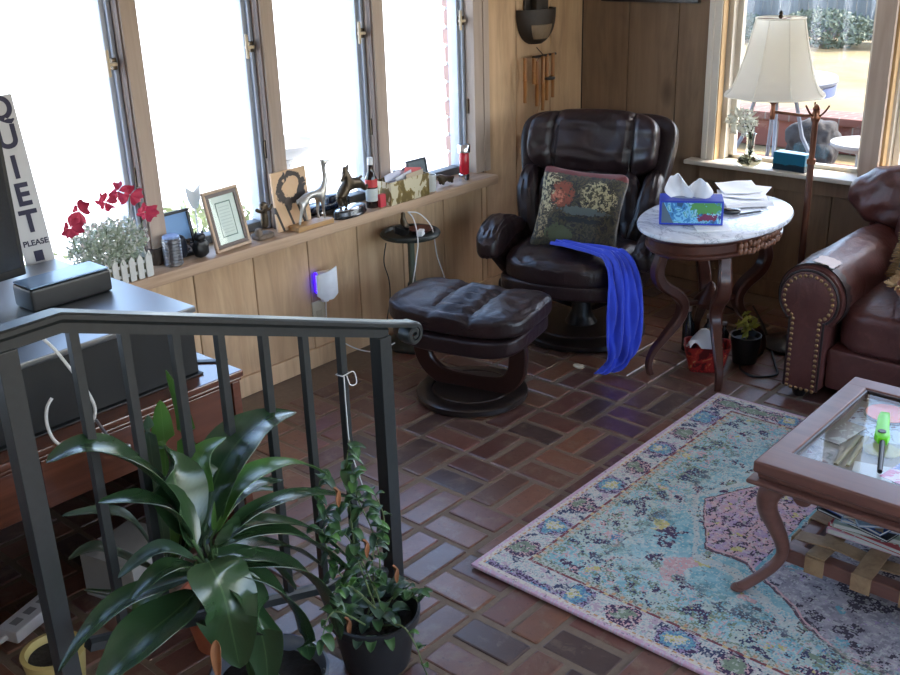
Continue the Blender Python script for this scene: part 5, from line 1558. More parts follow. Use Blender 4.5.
photo_frame('framed_certificate', 'wooden frame with a pale green certificate leaning on the left sill', 'certificate', -2.488, -2.312, .230, R(13), .075, wood('pinkish tan frame', SRGB(176, 146, 120), SRGB(206, 176, 150), island=False), g.P(col=c, rough=.3), None, .012, R(6), extra=(.014, plain('dark brown inner frame', SRGB(72, 50, 42), .35)))
# white tulip shaped ornament behind
p = at(196, 196, x=-.02)
t = thing('white_ornament', 'white cat eared ornament on a stick behind the certificate frame', 'ornament', (-.035, p.y, SILL))
hz = p.z - SILL
b = MB()
out = [(-.010, -.05), (.010, -.05), (.026, -.015), (.028, .012), (.034, .040), (.012, .022), (0, .016), (-.012, .022), (-.034, .040), (-.030, .012), (-.026, -.015)]
b.prism(out, -.005, .005, Matrix(((0, 0, 1, 0), (1, 0, 0, 0), (0, 1, 0, hz), (0, 0, 0, 1))), .002); b.build('head', plain('white ornament paint', SRGB(222, 224, 228), .5), t)
b = MB(); b.lathe([(.018, 0), (.018, .004), (.003, .006), (.003, hz - .045)], n=12); b.build('stick', plain('white stick', SRGB(220, 220, 222), .5), t)
# small bronze figure group
t = thing('bronze_group', 'little dark bronze figures on a stone base left of the horse plaque', 'figurine', (.050, -2.245, SILL))
b = MB(); b.pad((0, 0, .010), (.06, .085, .024), 4, 8, lambda u, v, w, q: q * (1 + .08 * noise.noise(q * 40))); b.pad((.012, -.03, .030), (.028, .026, .036), 3, 8); b.build('base', plain('brown grey stone', SRGB(112, 96, 82), .8, 0, .3, 60), t)
pts = {'a': (.0, .01, .02, .012), 'b': (0, .012, .06, .013), 'c': (0, .010, .095, .008), 'd': (.002, .010, .115, .010), 'e': (.015, -.012, .085, .006), 'f': (.020, -.035, .098, .006), 'g': (0, .034, .080, .006), 'h': (.004, .046, .10, .005)}
pts = {k: (p[0] * 1.2, p[1] * 1.2, .012 + p[2] * 1.15, p[3] * 1.3) for k, p in pts.items()}
skin('figure', pts, [('a', 'b'), ('b', 'c'), ('c', 'd'), ('c', 'e'), ('e', 'f'), ('c', 'g'), ('g', 'h')], M['bronze'], t)
# horse plaque
g = G('ink horse on pale board'); v = g.coord(); s = g.xyz(v)
n = g.noise(v, 24, 5, .65, .9)
def ell(cy, cz, ry, rz):
    a = g.m('DIVIDE', g.m('SUBTRACT', s[1], cy), ry); d = g.m('DIVIDE', g.m('SUBTRACT', s[2], cz), rz)
    return g.m('ADD', g.m('SQRT', g.m('ADD', g.m('MULTIPLY', a, a), g.m('MULTIPLY', d, d))), g.m('MULTIPLY', g.m('SUBTRACT', n, .5), 1.3))
c = g.mix(n, SRGB(206, 166, 128), SRGB(222, 186, 148))
c = g.mix(g.m('LESS_THAN', g.m('ABSOLUTE', g.m('SUBTRACT', ell(.0, .165, .062, .052), 1.0)), .24), c, SRGB(66, 56, 52))
c = g.mix(g.m('LESS_THAN', ell(.052, .125, .024, .045), 1.0), c, SRGB(58, 50, 48))
c = g.mix(g.m('LESS_THAN', ell(-.02, .10, .020, .030), .9), c, SRGB(90, 78, 70))
leg_ = g.m('MULTIPLY', g.m('LESS_THAN', g.m('PINGPONG', g.m('ADD', s[1], g.m('MULTIPLY', s[2], .35)), .030), .006), g.m('LESS_THAN', s[2], .10))
c = g.mix(leg_, c, SRGB(64, 54, 50))
o = MB().box(-.012, 0, -.092, .092, 0, .235, .002).build('horse_plaque', g.P(col=c, rough=.6))
place(o, (.042, -2.072, SILL + .001)); o.rotation_euler = (0, R(-4), R(3)); tag(o, 'square pale wooden plaque with a dark ink drawing of a horse behind the silver deer', 'plaque')
# silver deer on a wooden block
DE = thing('deer_statuette', 'silver long necked deer statuette on a light wooden block on the left sill', 'statuette', (.080, -2.010, SILL))
b = MB(); b.box(-.032, .032, -.105, .085, 0, .020, .002); b.build('block', wood('light block wood', SRGB(168, 124, 78), SRGB(206, 164, 112), grain=(30, 2, 30), island=False), DE)
pts = {'chest': (0, .045, .125, .021), 'mid': (0, .0, .130, .017), 'rump': (0, -.045, .122, .021), 'tail': (0, -.068, .118, .007), 'tt': (0, -.076, .104, .004),
       'n0': (0, .066, .145, .015), 'n1': (0, .080, .18, .0105), 'n2': (0, .074, .222, .008), 'hd': (0, .076, .243, .0095), 'mz': (0, .100, .250, .0065), 'ms': (0, .112, .249, .0045),
       'e1': (.008, .066, .262, .004), 'e2': (-.008, .066, .262, .004),
       'fl1': (.010, .050, .085, .0085), 'fl2': (.010, .052, .050, .005), 'fl3': (.010, .054, .022, .0055), 'fr1': (-.010, .040, .085, .0085), 'fr2': (-.010, .036, .050, .005), 'fr3': (-.010, .040, .022, .0055),
       'hl1': (.011, -.056, .095, .012), 'hl2': (.011, -.070, .060, .006), 'hl3': (.011, -.082, .022, .0055), 'hr1': (-.011, -.040, .092, .012), 'hr2': (-.011, -.030, .058, .006), 'hr3': (-.011, -.022, .022, .0055)}
ed = [('mid', 'chest'), ('mid', 'rump'), ('rump', 'tail'), ('tail', 'tt'), ('chest', 'n0'), ('n0', 'n1'), ('n1', 'n2'), ('n2', 'hd'), ('hd', 'mz'), ('mz', 'ms'), ('hd', 'e1'), ('hd', 'e2'), ('chest', 'fl1'), ('fl1', 'fl2'), ('fl2', 'fl3'), ('chest', 'fr1'), ('fr1', 'fr2'), ('fr2', 'fr3'), ('rump', 'hl1'), ('hl1', 'hl2'), ('hl2', 'hl3'), ('rump', 'hr1'), ('hr1', 'hr2'), ('hr2', 'hr3')]
skin('deer', pts, ed, plain('brushed silver', (.50, .48, .45), .36, .85, .12, 40), DE)
# bucking horse on an oval base
for _k in (): pass
HO = thing('horse_statuette', 'dark bronze bucking horse with rider on a black oval base on the left sill', 'statuette', (.072, -1.800, SILL), R(8))
def ov(a, c_, z): return [Vector((a * math.cos(2 * PI * i / 32), c_ * math.sin(2 * PI * i / 32), z)) for i in range(32)]
b = MB(); b.loft([ov(.046, .096, 0), ov(.048, .098, .006), ov(.044, .094, .012), ov(.044, .094, .026), ov(.040, .09, .032)]); b.build('base', M['black_gloss'], HO)
b = MB(); b.loft([ov(.036, .084, .0321), ov(.034, .08, .036), ov(.01, .03, .042)]); b.build('plinth', M['chrome'], HO)
pts = {'mid': (0, .005, .128, .019), 'chest': (0, -.040, .112, .020), 'rump': (0, .048, .128, .021), 'neck': (0, -.062, .090, .013), 'head': (0, -.058, .064, .010), 'nose': (0, -.050, .045, .0065),
       'f1': (.010, -.050, .085, .010), 'f2': (.010, -.036, .062, .006), 'f3': (.008, -.034, .040, .006), 'g1': (-.010, -.052, .084, .010), 'g2': (-.010, -.046, .06, .006), 'g3': (-.008, -.046, .040, .006),
       'h1': (.011, .070, .118, .013), 'h2': (.011, .092, .090, .007), 'h3': (.011, .112, .108, .006), 'k1': (-.011, .072, .116, .013), 'k2': (-.011, .098, .098, .007), 'k3': (-.011, .120, .094, .006),
       't1': (0, .072, .140, .006), 't2': (0, .096, .146, .005),
       'r1': (0, -.008, .152, .012), 'r2': (0, -.012, .178, .011), 'r3': (0, -.016, .196, .007), 'r4': (0, -.018, .208, .009), 'ra': (.006, -.034, .172, .005), 'rb': (.004, -.050, .150, .004), 'rc': (-.008, .012, .19, .005), 'rd': (-.012, .024, .208, .004)}
ed = [('mid', 'chest'), ('mid', 'rump'), ('chest', 'neck'), ('neck', 'head'), ('head', 'nose'), ('chest', 'f1'), ('f1', 'f2'), ('f2', 'f3'), ('chest', 'g1'), ('g1', 'g2'), ('g2', 'g3'), ('rump', 'h1'), ('h1', 'h2'), ('h2', 'h3'), ('rump', 'k1'), ('k1', 'k2'), ('k2', 'k3'), ('rump', 't1'), ('t1', 't2'), ('mid', 'r1'), ('r1', 'r2'), ('r2', 'r3'), ('r3', 'r4'), ('r2', 'ra'), ('ra', 'rb'), ('r2', 'rc'), ('rc', 'rd')]
pts = {k: (p[0] * 1.3, p[1], p[2], p[3] * (1.32 if k[0] in 'mcrnhfgk' else 1.1)) for k, p in pts.items()}
skin('horse', pts, ed, M['bronze'], HO)
# long black model car behind
MC = thing('model_car', 'dark blue black vintage model car behind the silver deer and bronze horse', 'model car', (-.020, -1.83, SILL), R(2))
b = MB(); b.pad((0, .0, .034), (.056, .22, .034), 4.5, 12, lambda u, v, w, q: Vector((q.x * (1 - .2 * max(0, -v)), q.y, q.z + .010 * (v > 0) * (w > 0)))); b.pad((0, .035, .060), (.05, .09, .036), 4, 8); b.build('body', plain('dark blue black paint', (.010, .014, .026), .2, 0, .1), MC)
for y in (-.072, .070):
    for s in (-1, 1):
        b = MB(); b.lathe([(.0, -.007), (.017, -.007), (.019, -.003), (.019, .003), (.017, .007), (.0, .007)], c=(s * .030, y, .0195), n=18, mat=Matrix.Rotation(R(90), 4, 'Y')); w_ = b.build('wheel', M['black_plastic'], MC)
        b = MB(); b.lathe([(.0, 0), (.011, 0), (.009, .002), (.0, .003)], c=(s * .0371, y, .0195), n=14, mat=Matrix.Rotation(R(90 * s), 4, 'Y')); b.build('hubcap', M['chrome'], w_)
# bottle
BT = thing('sauce_bottle', 'slim dark bottle with red and white labels beside the patterned tissue box', 'bottle', (.060, -1.655, SILL))
b = MB(); b.lathe([(.0, 0), (.024, 0), (.026, .004), (.026, .125), (.016, .150), (.0115, .165), (.0115, .185), (.0, .185)], n=28); b.build('body', plain('dark brown glass', (.02, .010, .008), .1), BT)
b = MB(); b.lathe([(.0265, .03), (.0265, .085)], n=28, cap=False); b.build('white_label', plain('white label', SRGB(204, 208, 204), .6), BT)
b = MB(); b.lathe([(.0266, .09), (.0266, .124)], n=28, cap=False); b.build('red_label', plain('red label', SRGB(206, 70, 70), .5, 0, .2, 40), BT)
b = MB(); b.lathe([(.0122, .1851), (.0122, .215), (.0, .216)], n=18); b.build('cap', M['white_plastic'], BT)
o = MB().box(-.010, .010, -.017, .017, 0, .055, .002).build('red_packet', plain('red packet', SRGB(210, 66, 76), .5)); place(o, (.088, -1.625, SILL)); tag(o, 'small red packet between the dark bottle and the patterned tissue box', 'packet')
# mottled tissue box with envelopes
TBX = thing('letter_box', 'olive and cream mottled open box stuffed with envelopes on the left sill', 'box', (.062, -1.470, SILL), R(1))
g = G('olive mottled print'); v = g.coord(); n = g.noise(g.scale(v, (30, 30, 20)), 1.0, 2, .5, .8)
c = g.ramp(n, [(.0, SRGB(206, 194, 162)), (.49, SRGB(140, 118, 66)), (.56, SRGB(112, 92, 46))], 'CONSTANT')
BXM = g.P(col=c, rough=.5)
b = MB()
b.box(-.050, .050, -.125, .125, 0, .004); b.box(.046, .050, -.125, .125, .0041, .100, .001); b.box(-.050, -.046, -.125, .125, .0041, .100, .001); b.box(-.0459, .0459, -.125, -.121, .0041, .100, .001); b.box(-.0459, .0459, .121, .125, .0041, .100, .001)
b.build('carton', BXM, TBX)
env = [((.010, -.06), 8, SRGB(206, 206, 220), 'lilac white envelope at the left of the mottled box'), ((-.012, -.02), -14, SRGB(224, 224, 226), 'large white envelope standing in the middle of the mottled box'), ((.022, .01), 10, SRGB(216, 216, 222), 'white envelope at the front of the mottled box'), ((.004, .062), -10, SRGB(214, 110, 110), 'pink red card at the right of the mottled box'), ((-.028, .05), 16, SRGB(96, 112, 136), 'slate blue envelope at the back of the mottled box'), ((.028, .070), 4, SRGB(196, 176, 150), 'tan card at the right front of the mottled box')]
for i, ((x, y), rx, colr, lab) in enumerate(env):
    o = MB().box(-.0012, .0012, -.052, .052, 0, .125 - .006 * (i % 3), .0006).build('envelope', plain('paper tone %d' % i, colr, .8, 0, .05))
    place(o, (.062 + x, -1.470 + y * .72, SILL + .006), 0, R(rx)); o.rotation_euler = (R(rx), R(-4 + i * 2), R(3 - i)); tag(o, lab, 'envelope', 'papers in the mottled box')
# frame, mug, figurine, red tube
photo_frame('framed_photo', 'dark photo frame near the last window, behind the white mug', 'photo', -1.345, -1.215, .135, R(10), .00, plain('slate frame', SRGB(62, 68, 74), .4), plain('grey photo', SRGB(110, 120, 124), .4, 0, .4, 30), None, .010)
MG = thing('white_mug', 'white mug with a dark handle beside the mottled box', 'mug', (.066, -1.293, SILL))
b = MB(); b.lathe([(.0, 0), (.026, 0), (.028, .004), (.029, .075), (.026, .075), (.025, .008), (.0, .006)], n=28); b.build('body', plain('white glaze', SRGB(206, 204, 196), .25), MG)
b = MB(); b.tube(spline([(.010, -.027, .062), (.012, -.044, .058), (.012, -.046, .030), (.010, -.027, .018)], 6), .004, 8); b.build('handle', M['black_plastic'], MG)
FG = thing('bronze_animal', 'small bronze animal figurine between the white mug and the red flashlight', 'figurine', (.055, -1.170, SILL))
pts = {'a': (0, -.028, .035, .016), 'b': (0, .008, .032, .014), 'c': (0, .034, .026, .013), 'h': (0, -.048, .052, .012), 'n': (0, -.064, .050, .007), 'l1': (.011, -.030, .008, .006), 'l2': (-.011, -.030, .008, .006), 'l3': (.011, .032, .007, .006), 'l4': (-.011, .032, .007, .006), 't': (0, .055, .030, .005)}
skin('animal', pts, [('b', 'a'), ('b', 'c'), ('a', 'h'), ('h', 'n'), ('a', 'l1'), ('a', 'l2'), ('c', 'l3'), ('c', 'l4'), ('c', 't')], M['bronze'], FG)
FT = thing('red_flashlight', 'red flashlight with chrome ends standing at the far end of the left sill', 'flashlight', (.060, -1.045, SILL)); FT.scale = (1.25, 1.25, 1.0)
b = MB(); b.lathe([(.0, .0), (.021, 0), (.021, .030), (.017, .034)], n=26); b.lathe([(.017, .130), (.024, .134), (.024, .168), (.021, .172), (.0, .170)], n=26); b.build('end_caps', M['chrome'], FT)
b = MB(); b.lathe([(.0165, .0341), (.0185, .038), (.0185, .126), (.0165, .1299)], n=26); b.build('barrel', plain('translucent red plastic', SRGB(190, 40, 52), .25), FT)

# ================================================================ wall things near the corner
HB = thing('wall_pocket', 'dark carved wooden wall pocket hung on the pier by the corner', 'wall ornament', (.002, -.43, 1.300))
DKC = plain('dark carved wood', (.030, .020, .014), .55, 0, .4, 20, .4, 40, .004)
b = MB()
def pocket(u, v):
    a = PI * u; z = lerp(-.085, .075, v); r = .135 * math.sqrt(max(0, 1 - (1 - v) ** 2.6 * .93))
    return (.085 * math.sin(a) * (.25 + .75 * r / .135) * 1.0, -r * math.cos(a) * 1.0, z)
b.grid(pocket, 24, 12, .012); b.box(0, .012, -.085, .085, .03, .30, .004)
b.box(.012, .05, -.04, .06, .05, .30, .01); b.build('body', DKC, HB)
b = MB(); b.grid(lambda u, v: (lambda p: (p[0] + .009, p[1], p[2]))(pocket(.22 + .36 * u, .14 + .42 * v)), 10, 6, .006); b.build('pale_panel', wood('pale carved panel', SRGB(110, 92, 72), SRGB(146, 124, 98), island=False), HB, label='paler carved patch')
WC = thing('wind_chime', 'bamboo wind chime hanging on the plank pier beside the recliner', 'wind chime', (.055, -.415, 1.14))
BAM = wood('honey bamboo', SRGB(150, 94, 44), SRGB(196, 134, 70), grain=(40, 40, 6), island=True, rough=.45)
tubes = [(525, 58, 103), (534, 58, 84), (537, 61, 106), (543, 56, 110), (547, 54, 100), (553, 53, 97)]
for i, (px, y0, y1) in enumerate(tubes):
    a, c_ = at(px, y0, x=.055 + .012 * (i % 2)), at(px + .3, y1, x=.055 + .012 * (i % 2))
    o_ = Vector(WC.location)
    b = MB(); p0, p1 = a - o_, c_ - o_; L = (p0 - p1).length
    p1 = Vector((p0.x, p0.y, p0.z - L))
    b.tube([p0, p0.lerp(p1, .48), p0.lerp(p1, .50), p0.lerp(p1, .52), p1], [.0095, .0095, .012, .0095, .009], 10); b.build('bamboo_tube', BAM, WC)
    b = MB(); b.tube([p0, Vector((p0.x, p0.y * .6, .01))], .0012, 5); b.build('cord', M['black_cord'], WC)
b = MB(); b.tube([(.0, -.09, .012), (.0, .10, .012)], .006, 8); b.tube([(0, 0, .012), (-.045, 0, .05)], .002, 5); b.build('top_bar', M['dark_wood'], WC)
zc = at(548, 78, x=.06).z - 1.14
b = MB(); b.lathe([(0, -.006), (.034, -.006), (.036, 0), (.034, .006), (0, .006)], c=(.006, .03, zc), n=20); b.build('striker', M['dark_wood'], WC)
p0, p1 = at(530, 134, x=.055) - Vector(WC.location), at(530, 156, x=.055) - Vector(WC.location)
b = MB(); b.tube([(.006, .03, zc), (p0.x, p0.y, p0.z)], .0011, 5); b.box(p0.x - .003, p0.x + .003, p0.y - .012, p0.y + .012, p1.z, p0.z, .002); b.build('wind_sail', BAM, WC)

# ================================================================ plug-in insect light and outlet
p = at(327, 283, x=.06)
UV = thing('insect_light', 'white plug in insect light glowing violet on the plank wall below the sill', 'night light', (.016, -1.930, .375), R(-24))
b = MB()
def shell(u, v):
    a = R(-40) + R(80) * u; e = (u - .5) * 2; return (.040 + .060 * math.cos(a) - .030, .046 * math.sin(a) / math.sin(R(40)), lerp(-.062 + .020 * max(0, abs(e) - .4) / .6, .062 + .014 * e, v))
b.grid(shell, 14, 6, .004); b.build('front_shell', plain('white shell plastic', SRGB(226, 228, 234), .5), UV)
b = MB(); b.box(.004, .030, -.030, .030, -.055, .050, .004); b.build('housing', M['white_plastic'], UV)
b = MB(); b.tube([(.016, -.036, -.040), (.016, -.036, .045)], .0055, 10); b.build('violet_lamp', emit('violet lamp glow', (.018, .002, 1.0), 3.2), UV)
b = MB(); b.lathe([(0, 0), (.016, 0), (.018, .008), (.014, .022), (0, .024)], c=(.015, 0, -.084), n=16); b.build('plug', M['white_plastic'], UV)
b = MB(); b.tube(spline([(.024, 0, -.085), (.024, -.003, -.14), (.020, .004, -.22), (.030, .10, -.31), (.05, .20, -.345), (.03, .30, -.33)], 7), .0028, 6); b.build('lead', M['white_cord'], UV)
OUT = thing('wall_outlet', 'cream wall outlet plate just under the violet insect light', 'outlet', (.0005, -1.955, .262))
b = MB(); b.box(0, .006, -.035, .035, -.055, .030, .003); b.build('plate', plain('cream plate', SRGB(196, 184, 158), .4), OUT)
b = MB(); b.box(.0061, .008, -.016, .016, -.045, -.012, .003); b.build('socket', plain('cream socket', SRGB(180, 168, 144), .4), OUT)

# ================================================================ small pedestal stand
PSX, PSY, PSZ = .168, -1.54, .525
PS = thing('pedestal_stand', 'small round dark metal stand on a slender post between sill and footstool', 'plant stand', (PSX, PSY, 0))
ZM = plain('dark green grey metal', SRGB(58, 62, 58), .4, .5, .25, 30)
b = MB(); b.lathe([(0, PSZ - .018), (.10, PSZ - .020), (.128, PSZ - .014), (.133, PSZ - .004), (.128, PSZ + .004), (.112, PSZ + .004), (.106, PSZ - .006), (0, PSZ - .006)], n=48); b.build('top', ZM, PS)
b = MB(); b.lathe([(.02, PSZ - .0201), (.030, PSZ - .03), (.015, PSZ - .05), (.015, .30), (.022, .29), (.022, .27), (.014, .26), (.014, .07)], n=18); b.build('post', plain('aged green post', SRGB(84, 90, 76), .5, .2, .2, 20), PS)
b = MB(); b.lathe([(0, 0), (.125, 0), (.13, .012), (.115, .03), (.06, .045), (.03, .07), (0, .07)], n=40, fn=lambda a, z: 1 + .03 * math.cos(a * 8)); b.build('foot', ZM, PS)
zt = PSZ - .0055
t = thing('dark_dish', 'reddish brown dish on the small round stand', 'dish', (PSX + .02, PSY + .045, zt))
b = MB(); b.lathe([(0, 0), (.035, 0), (.058, .016), (.055, .018), (.033, .005), (0, .004)], n=30); b.build('bowl', plain('red brown glaze', SRGB(96, 52, 40), .3), t)
t = thing('seated_figurine', 'small dark bronze seated figurine on the small round stand', 'figurine', (PSX - .035, PSY - .005, zt))
skin('figure', {'a': (0, 0, .016, .022), 'b': (0, 0, .046, .017), 'c': (0, 0, .074, .009), 'd': (0, 0, .092, .012), 'e': (.018, .014, .030, .008), 'f': (.018, -.014, .030, .008)}, [('a', 'b'), ('b', 'c'), ('c', 'd'), ('a', 'e'), ('a', 'f')], M['bronze'], t)
t = thing('leaf_tray', 'dark pointed leaf shaped tray at the left of the small round stand', 'tray', (PSX + .01, PSY - .062, zt), R(-12))
b = MB(); b.grid(lambda u, v: ((v - .5) * .05 * math.sin(PI * min(1, .06 + u * .94)) * 1.5, (u - .5) * .075, .003 + .022 * abs(u - .5) * 2 * (u < .5) + .12 * ((v - .5) ** 2)), 12, 8, .002); b.build('tray', M['black_plastic'], t)
t = thing('phone_charger', 'white charger cube with its lead on the small round stand', 'charger', (PSX + .062, PSY + .0, zt), R(25))
b = MB(); b.box(-.013, .013, -.022, .022, .0, .026, .004); b.build('cube', M['white_plastic'], t)
def wcable(name, pxs, xs, r, m, lab):
    pts = [at(px, py, x=x) for (px, py), x in zip(pxs, xs)]
    b = MB(); b.tube(spline(pts, 7), r, 6); return tag(b.build(name, m), lab, 'cable')
wcable('white_cable', [(408, 212), (414, 220), (418, 240), (416, 262), (413, 282), (411, 294)], [.20, .24, .30, .30, .29, .27], .0028, M['white_cord'], 'white cable hanging straight down the front of the small round stand')
wcable('white_cable', [(409, 212), (420, 214), (432, 228), (437, 255), (444, 276), (447, 290)], [.20, .22, .24, .22, .18, .16], .0026, M['white_cord'], 'white cable curving off the right of the small round stand')
wcable('black_cable', [(386, 243), (384, 262), (389, 280), (390, 298), (387, 320)], [.06, .03, .03, .03, .05], .0026, M['black_cord'], 'thin dark cable down the planks left of the small round stand')
# ================================================================ plants by the railing
def leafmat(name, c1, c2, vein, rough=.28):
    g = G(name); v = g.coord('UV'); s = g.xyz(v)
    n = g.noise(g.coord('Object'), 14, 3)
    c = g.mix(n, c1, c2)
    a = g.m('ABSOLUTE', g.m('SUBTRACT', s[0], .5))
    c = g.mix(g.m('MULTIPLY', g.m('LESS_THAN', a, .02), .6), c, vein)
    st = g.m('PINGPONG', g.m('ADD', s[1], g.m('MULTIPLY', a, -.6)), .03)
    c = g.mix(g.m('MULTIPLY', st, 6.0), c, hsv(c1, .8))
    g.bump(st, .35, .004)
    return g.P(col=c, rough=rough, spec=.55)
LEAF_D = leafmat('deep green lily leaf', (.020, .046, .018), (.032, .072, .026), (.07, .13, .05), .27)
LEAF_L = leafmat('bright green young leaf', (.050, .13, .022), (.075, .18, .035), (.14, .24, .08), .35)
LEAF_G = leafmat('grey green leaf', (.030, .062, .035), (.05, .09, .05), (.10, .15, .09), .35)
STEM = plain('green leaf stalk', (.045, .095, .030), .45, 0, .2)
def blade(b, pts, w, cup=.25, twist=0, n=18, nm=8):
    m = nm
    """a long leaf along a curve; widest past the middle, pointed at both ends"""
    P = spline(pts, 10); N = len(P)
    def fr(u):
        i = min(int(u * (N - 1)), N - 2); return P[i].lerp(P[i + 1], u * (N - 1) - i), (P[min(i + 2, N - 1)] - P[max(i - 1, 0)]).normalized()
    def fn(u, v):
        p, t = fr(u)
        sd = t.cross(Vector((0, 0, 1)))
        if sd.length < .15: sd = t.cross(Vector((.6, -.75, 0)))
        sd.normalize(); nr = sd.cross(t).normalized()
        if twist:
            q = Matrix.Rotation(twist, 3, t); sd = q @ sd; nr = q @ nr
        ww = w * (math.sin(PI * u ** .85) ** .75) * .5 if 0 < u < 1 else .0005
        a = (v - .5) * 2
        return p + sd * (a * ww) + nr * (cup * ww * a * a + .05 * w * math.sin(u * 19 + 2 * a) * .12 * abs(a))
    k0 = b.mark()
    b.grid(fn, n, m, .0011)
    # uv kept as (v, u) per vertex, used by the vein pattern
    W_ = m + 1
    for s in range(2):
        for i in range(n + 1):
            for j in range(W_): b.uvs.append((j / m, i / n))
def leafobj(name, pts, w, m, parent, label=None, **kw):
    b = MB(); b.uvs = []
    blade(b, pts, w, **kw)
    o = b.build(name, m, parent, smooth=60)
    uvl = o.data.uv_layers.new(name='UVMap')
    for lp in o.data.loops: uvl.data[lp.index].uv = b.uvs[lp.vertex_index]
    return o
def ptsx(spec): return [at(px, py, x=x) for px, py, x in spec]

PX, PY = 1.600, -3.545
LILY = thing('peace_lily', 'large peace lily with long dark glossy leaves in a pot beside the railing', 'plant', (PX, PY, 0))
lo = Vector(LILY.location)
def rel(ps): return [p - lo for p in ps]
PG = G('smoky clear plastic pot'); PG.P(col=(.10, .11, .13), rough=.12, spec=.6); POTM = PG.mat
b = MB(); b.lathe([(0, 0), (.100, 0), (.124, .185), (.134, .188), (.136, .200), (.130, .202), (.120, .190), (.095, .012), (0, .010)], n=48); b.build('pot', POTM, LILY)
SOIL = plain('dark potting soil', (.020, .014, .010), .95, 0, .5, 60, .8, 60, .01)
b = MB(); b.grid(lambda u, v: (.117 * u * math.cos(2 * PI * v), .124 * u * math.sin(2 * PI * v), .168 + .012 * noise.noise(Vector((u * 8 * math.cos(2 * PI * v), u * 8 * math.sin(2 * PI * v), 0)))), 8, 32, .004); b.build('soil', SOIL, LILY)
crown = at(208, 566, x=1.535)
root = Vector((PX - .01, PY - .0, .17))
lv = [  # pixel curve of each blade (base, middle, tip) with its x in the room, width in metres, material
    ([(196, 548, 1.53), (172, 500, 1.50), (128, 460, 1.48), (85, 448, 1.46), (46, 463, 1.45)], .072, LEAF_D),
    ([(192, 540, 1.54), (170, 512, 1.53), (140, 500, 1.52), (98, 503, 1.50)], .050, LEAF_D),
    ([(206, 530, 1.50), (216, 478, 1.48), (240, 440, 1.46), (268, 420, 1.455), (296, 412, 1.45)], .092, LEAF_D),
    ([(214, 535, 1.53), (232, 492, 1.52), (262, 470, 1.51), (296, 463, 1.50), (327, 474, 1.49)], .048, LEAF_L),
    ([(222, 540, 1.55), (252, 512, 1.54), (300, 495, 1.53), (345, 497, 1.52), (378, 510, 1.51)], .040, LEAF_D),
    ([(215, 548, 1.57), (242, 534, 1.58), (285, 532, 1.59), (325, 552, 1.60), (360, 584, 1.60)], .060, LEAF_D),
    ([(218, 545, 1.555), (240, 526, 1.56), (275, 522, 1.56), (312, 530, 1.56), (350, 560, 1.56)], .046, LEAF_D),
    ([(226, 566, 1.58), (262, 562, 1.60), (300, 572, 1.61), (325, 600, 1.62), (340, 640, 1.62)], .080, LEAF_D),
    ([(222, 568, 1.59), (252, 574, 1.62), (280, 594, 1.64), (300, 624, 1.65), (310, 660, 1.65)], .075, LEAF_D),
    ([(208, 562, 1.59), (215, 574, 1.63), (225, 600, 1.65), (233, 635, 1.66), (240, 668, 1.66)], .095, LEAF_D),
    ([(222, 575, 1.60), (244, 590, 1.64), (258, 622, 1.66), (266, 655, 1.66), (268, 690, 1.66)], .070, LEAF_D),
    ([(198, 574, 1.55), (168, 584, 1.54), (125, 600, 1.53), (90, 630, 1.52), (58, 672, 1.50)], .046, LEAF_D),
    ([(198, 590, 1.57), (175, 612, 1.60), (148, 634, 1.62), (122, 660, 1.63), (95, 690, 1.63)], .085, LEAF_D),
    ([(180, 580, 1.53), (152, 594, 1.52), (140, 612, 1.52), (131, 645, 1.51)], .040, LEAF_L),
    ([(192, 535, 1.50), (180, 500, 1.47), (172, 470, 1.455), (164, 446, 1.45)], .085, LEAF_D),
    ([(205, 525, 1.48), (199, 480, 1.46), (204, 452, 1.452), (226, 437, 1.45)], .046, LEAF_L),
    ([(200, 548, 1.51), (208, 515, 1.49), (214, 492, 1.48), (206, 462, 1.46)], .06, LEAF_D),
    ([(196, 560, 1.55), (165, 548, 1.52), (140, 560, 1.50), (118, 578, 1.49)], .036, LEAF_G),
    ([(212, 560, 1.54), (250, 545, 1.52), (290, 548, 1.50), (322, 566, 1.49)], .05, LEAF_D),
    ([(215, 556, 1.55), (240, 556, 1.57), (268, 562, 1.58), (296, 590, 1.58)], .055, LEAF_D),
    ([(205, 540, 1.52), (224, 505, 1.49), (252, 486, 1.47), (284, 480, 1.46)], .05, LEAF_D),
    ([(196, 566, 1.56), (172, 566, 1.56), (150, 580, 1.55), (128, 604, 1.54)], .04, LEAF_D),
]
for spec, w, m in lv:
    ps = rel(ptsx(spec))
    lf = leafobj('leaf', ps, w * (1.75 if lv.index((spec, w, m)) < 2 else 1.5), m, LILY)
    b = MB(); a = crown - lo
    b.tube(spline([root - lo + Vector((random.uniform(-.03, .03), random.uniform(-.03, .03), 0)), (root - lo).lerp(a, .6), a.lerp(ps[0], .6), ps[0].lerp(ps[1], .12)], 6), .0034, 6); b.build('stalk', STEM, lf)
b = MB(); tpx = rel(ptsx([(216, 640, 1.655), (217, 655, 1.66), (219, 680, 1.66)]))
leafobj('dry_leaf', tpx, .022, plain('dry brown leaf', SRGB(140, 88, 50), .7, 0, .3, 30), LILY, 'shrivelled brown leaf', cup=.8)

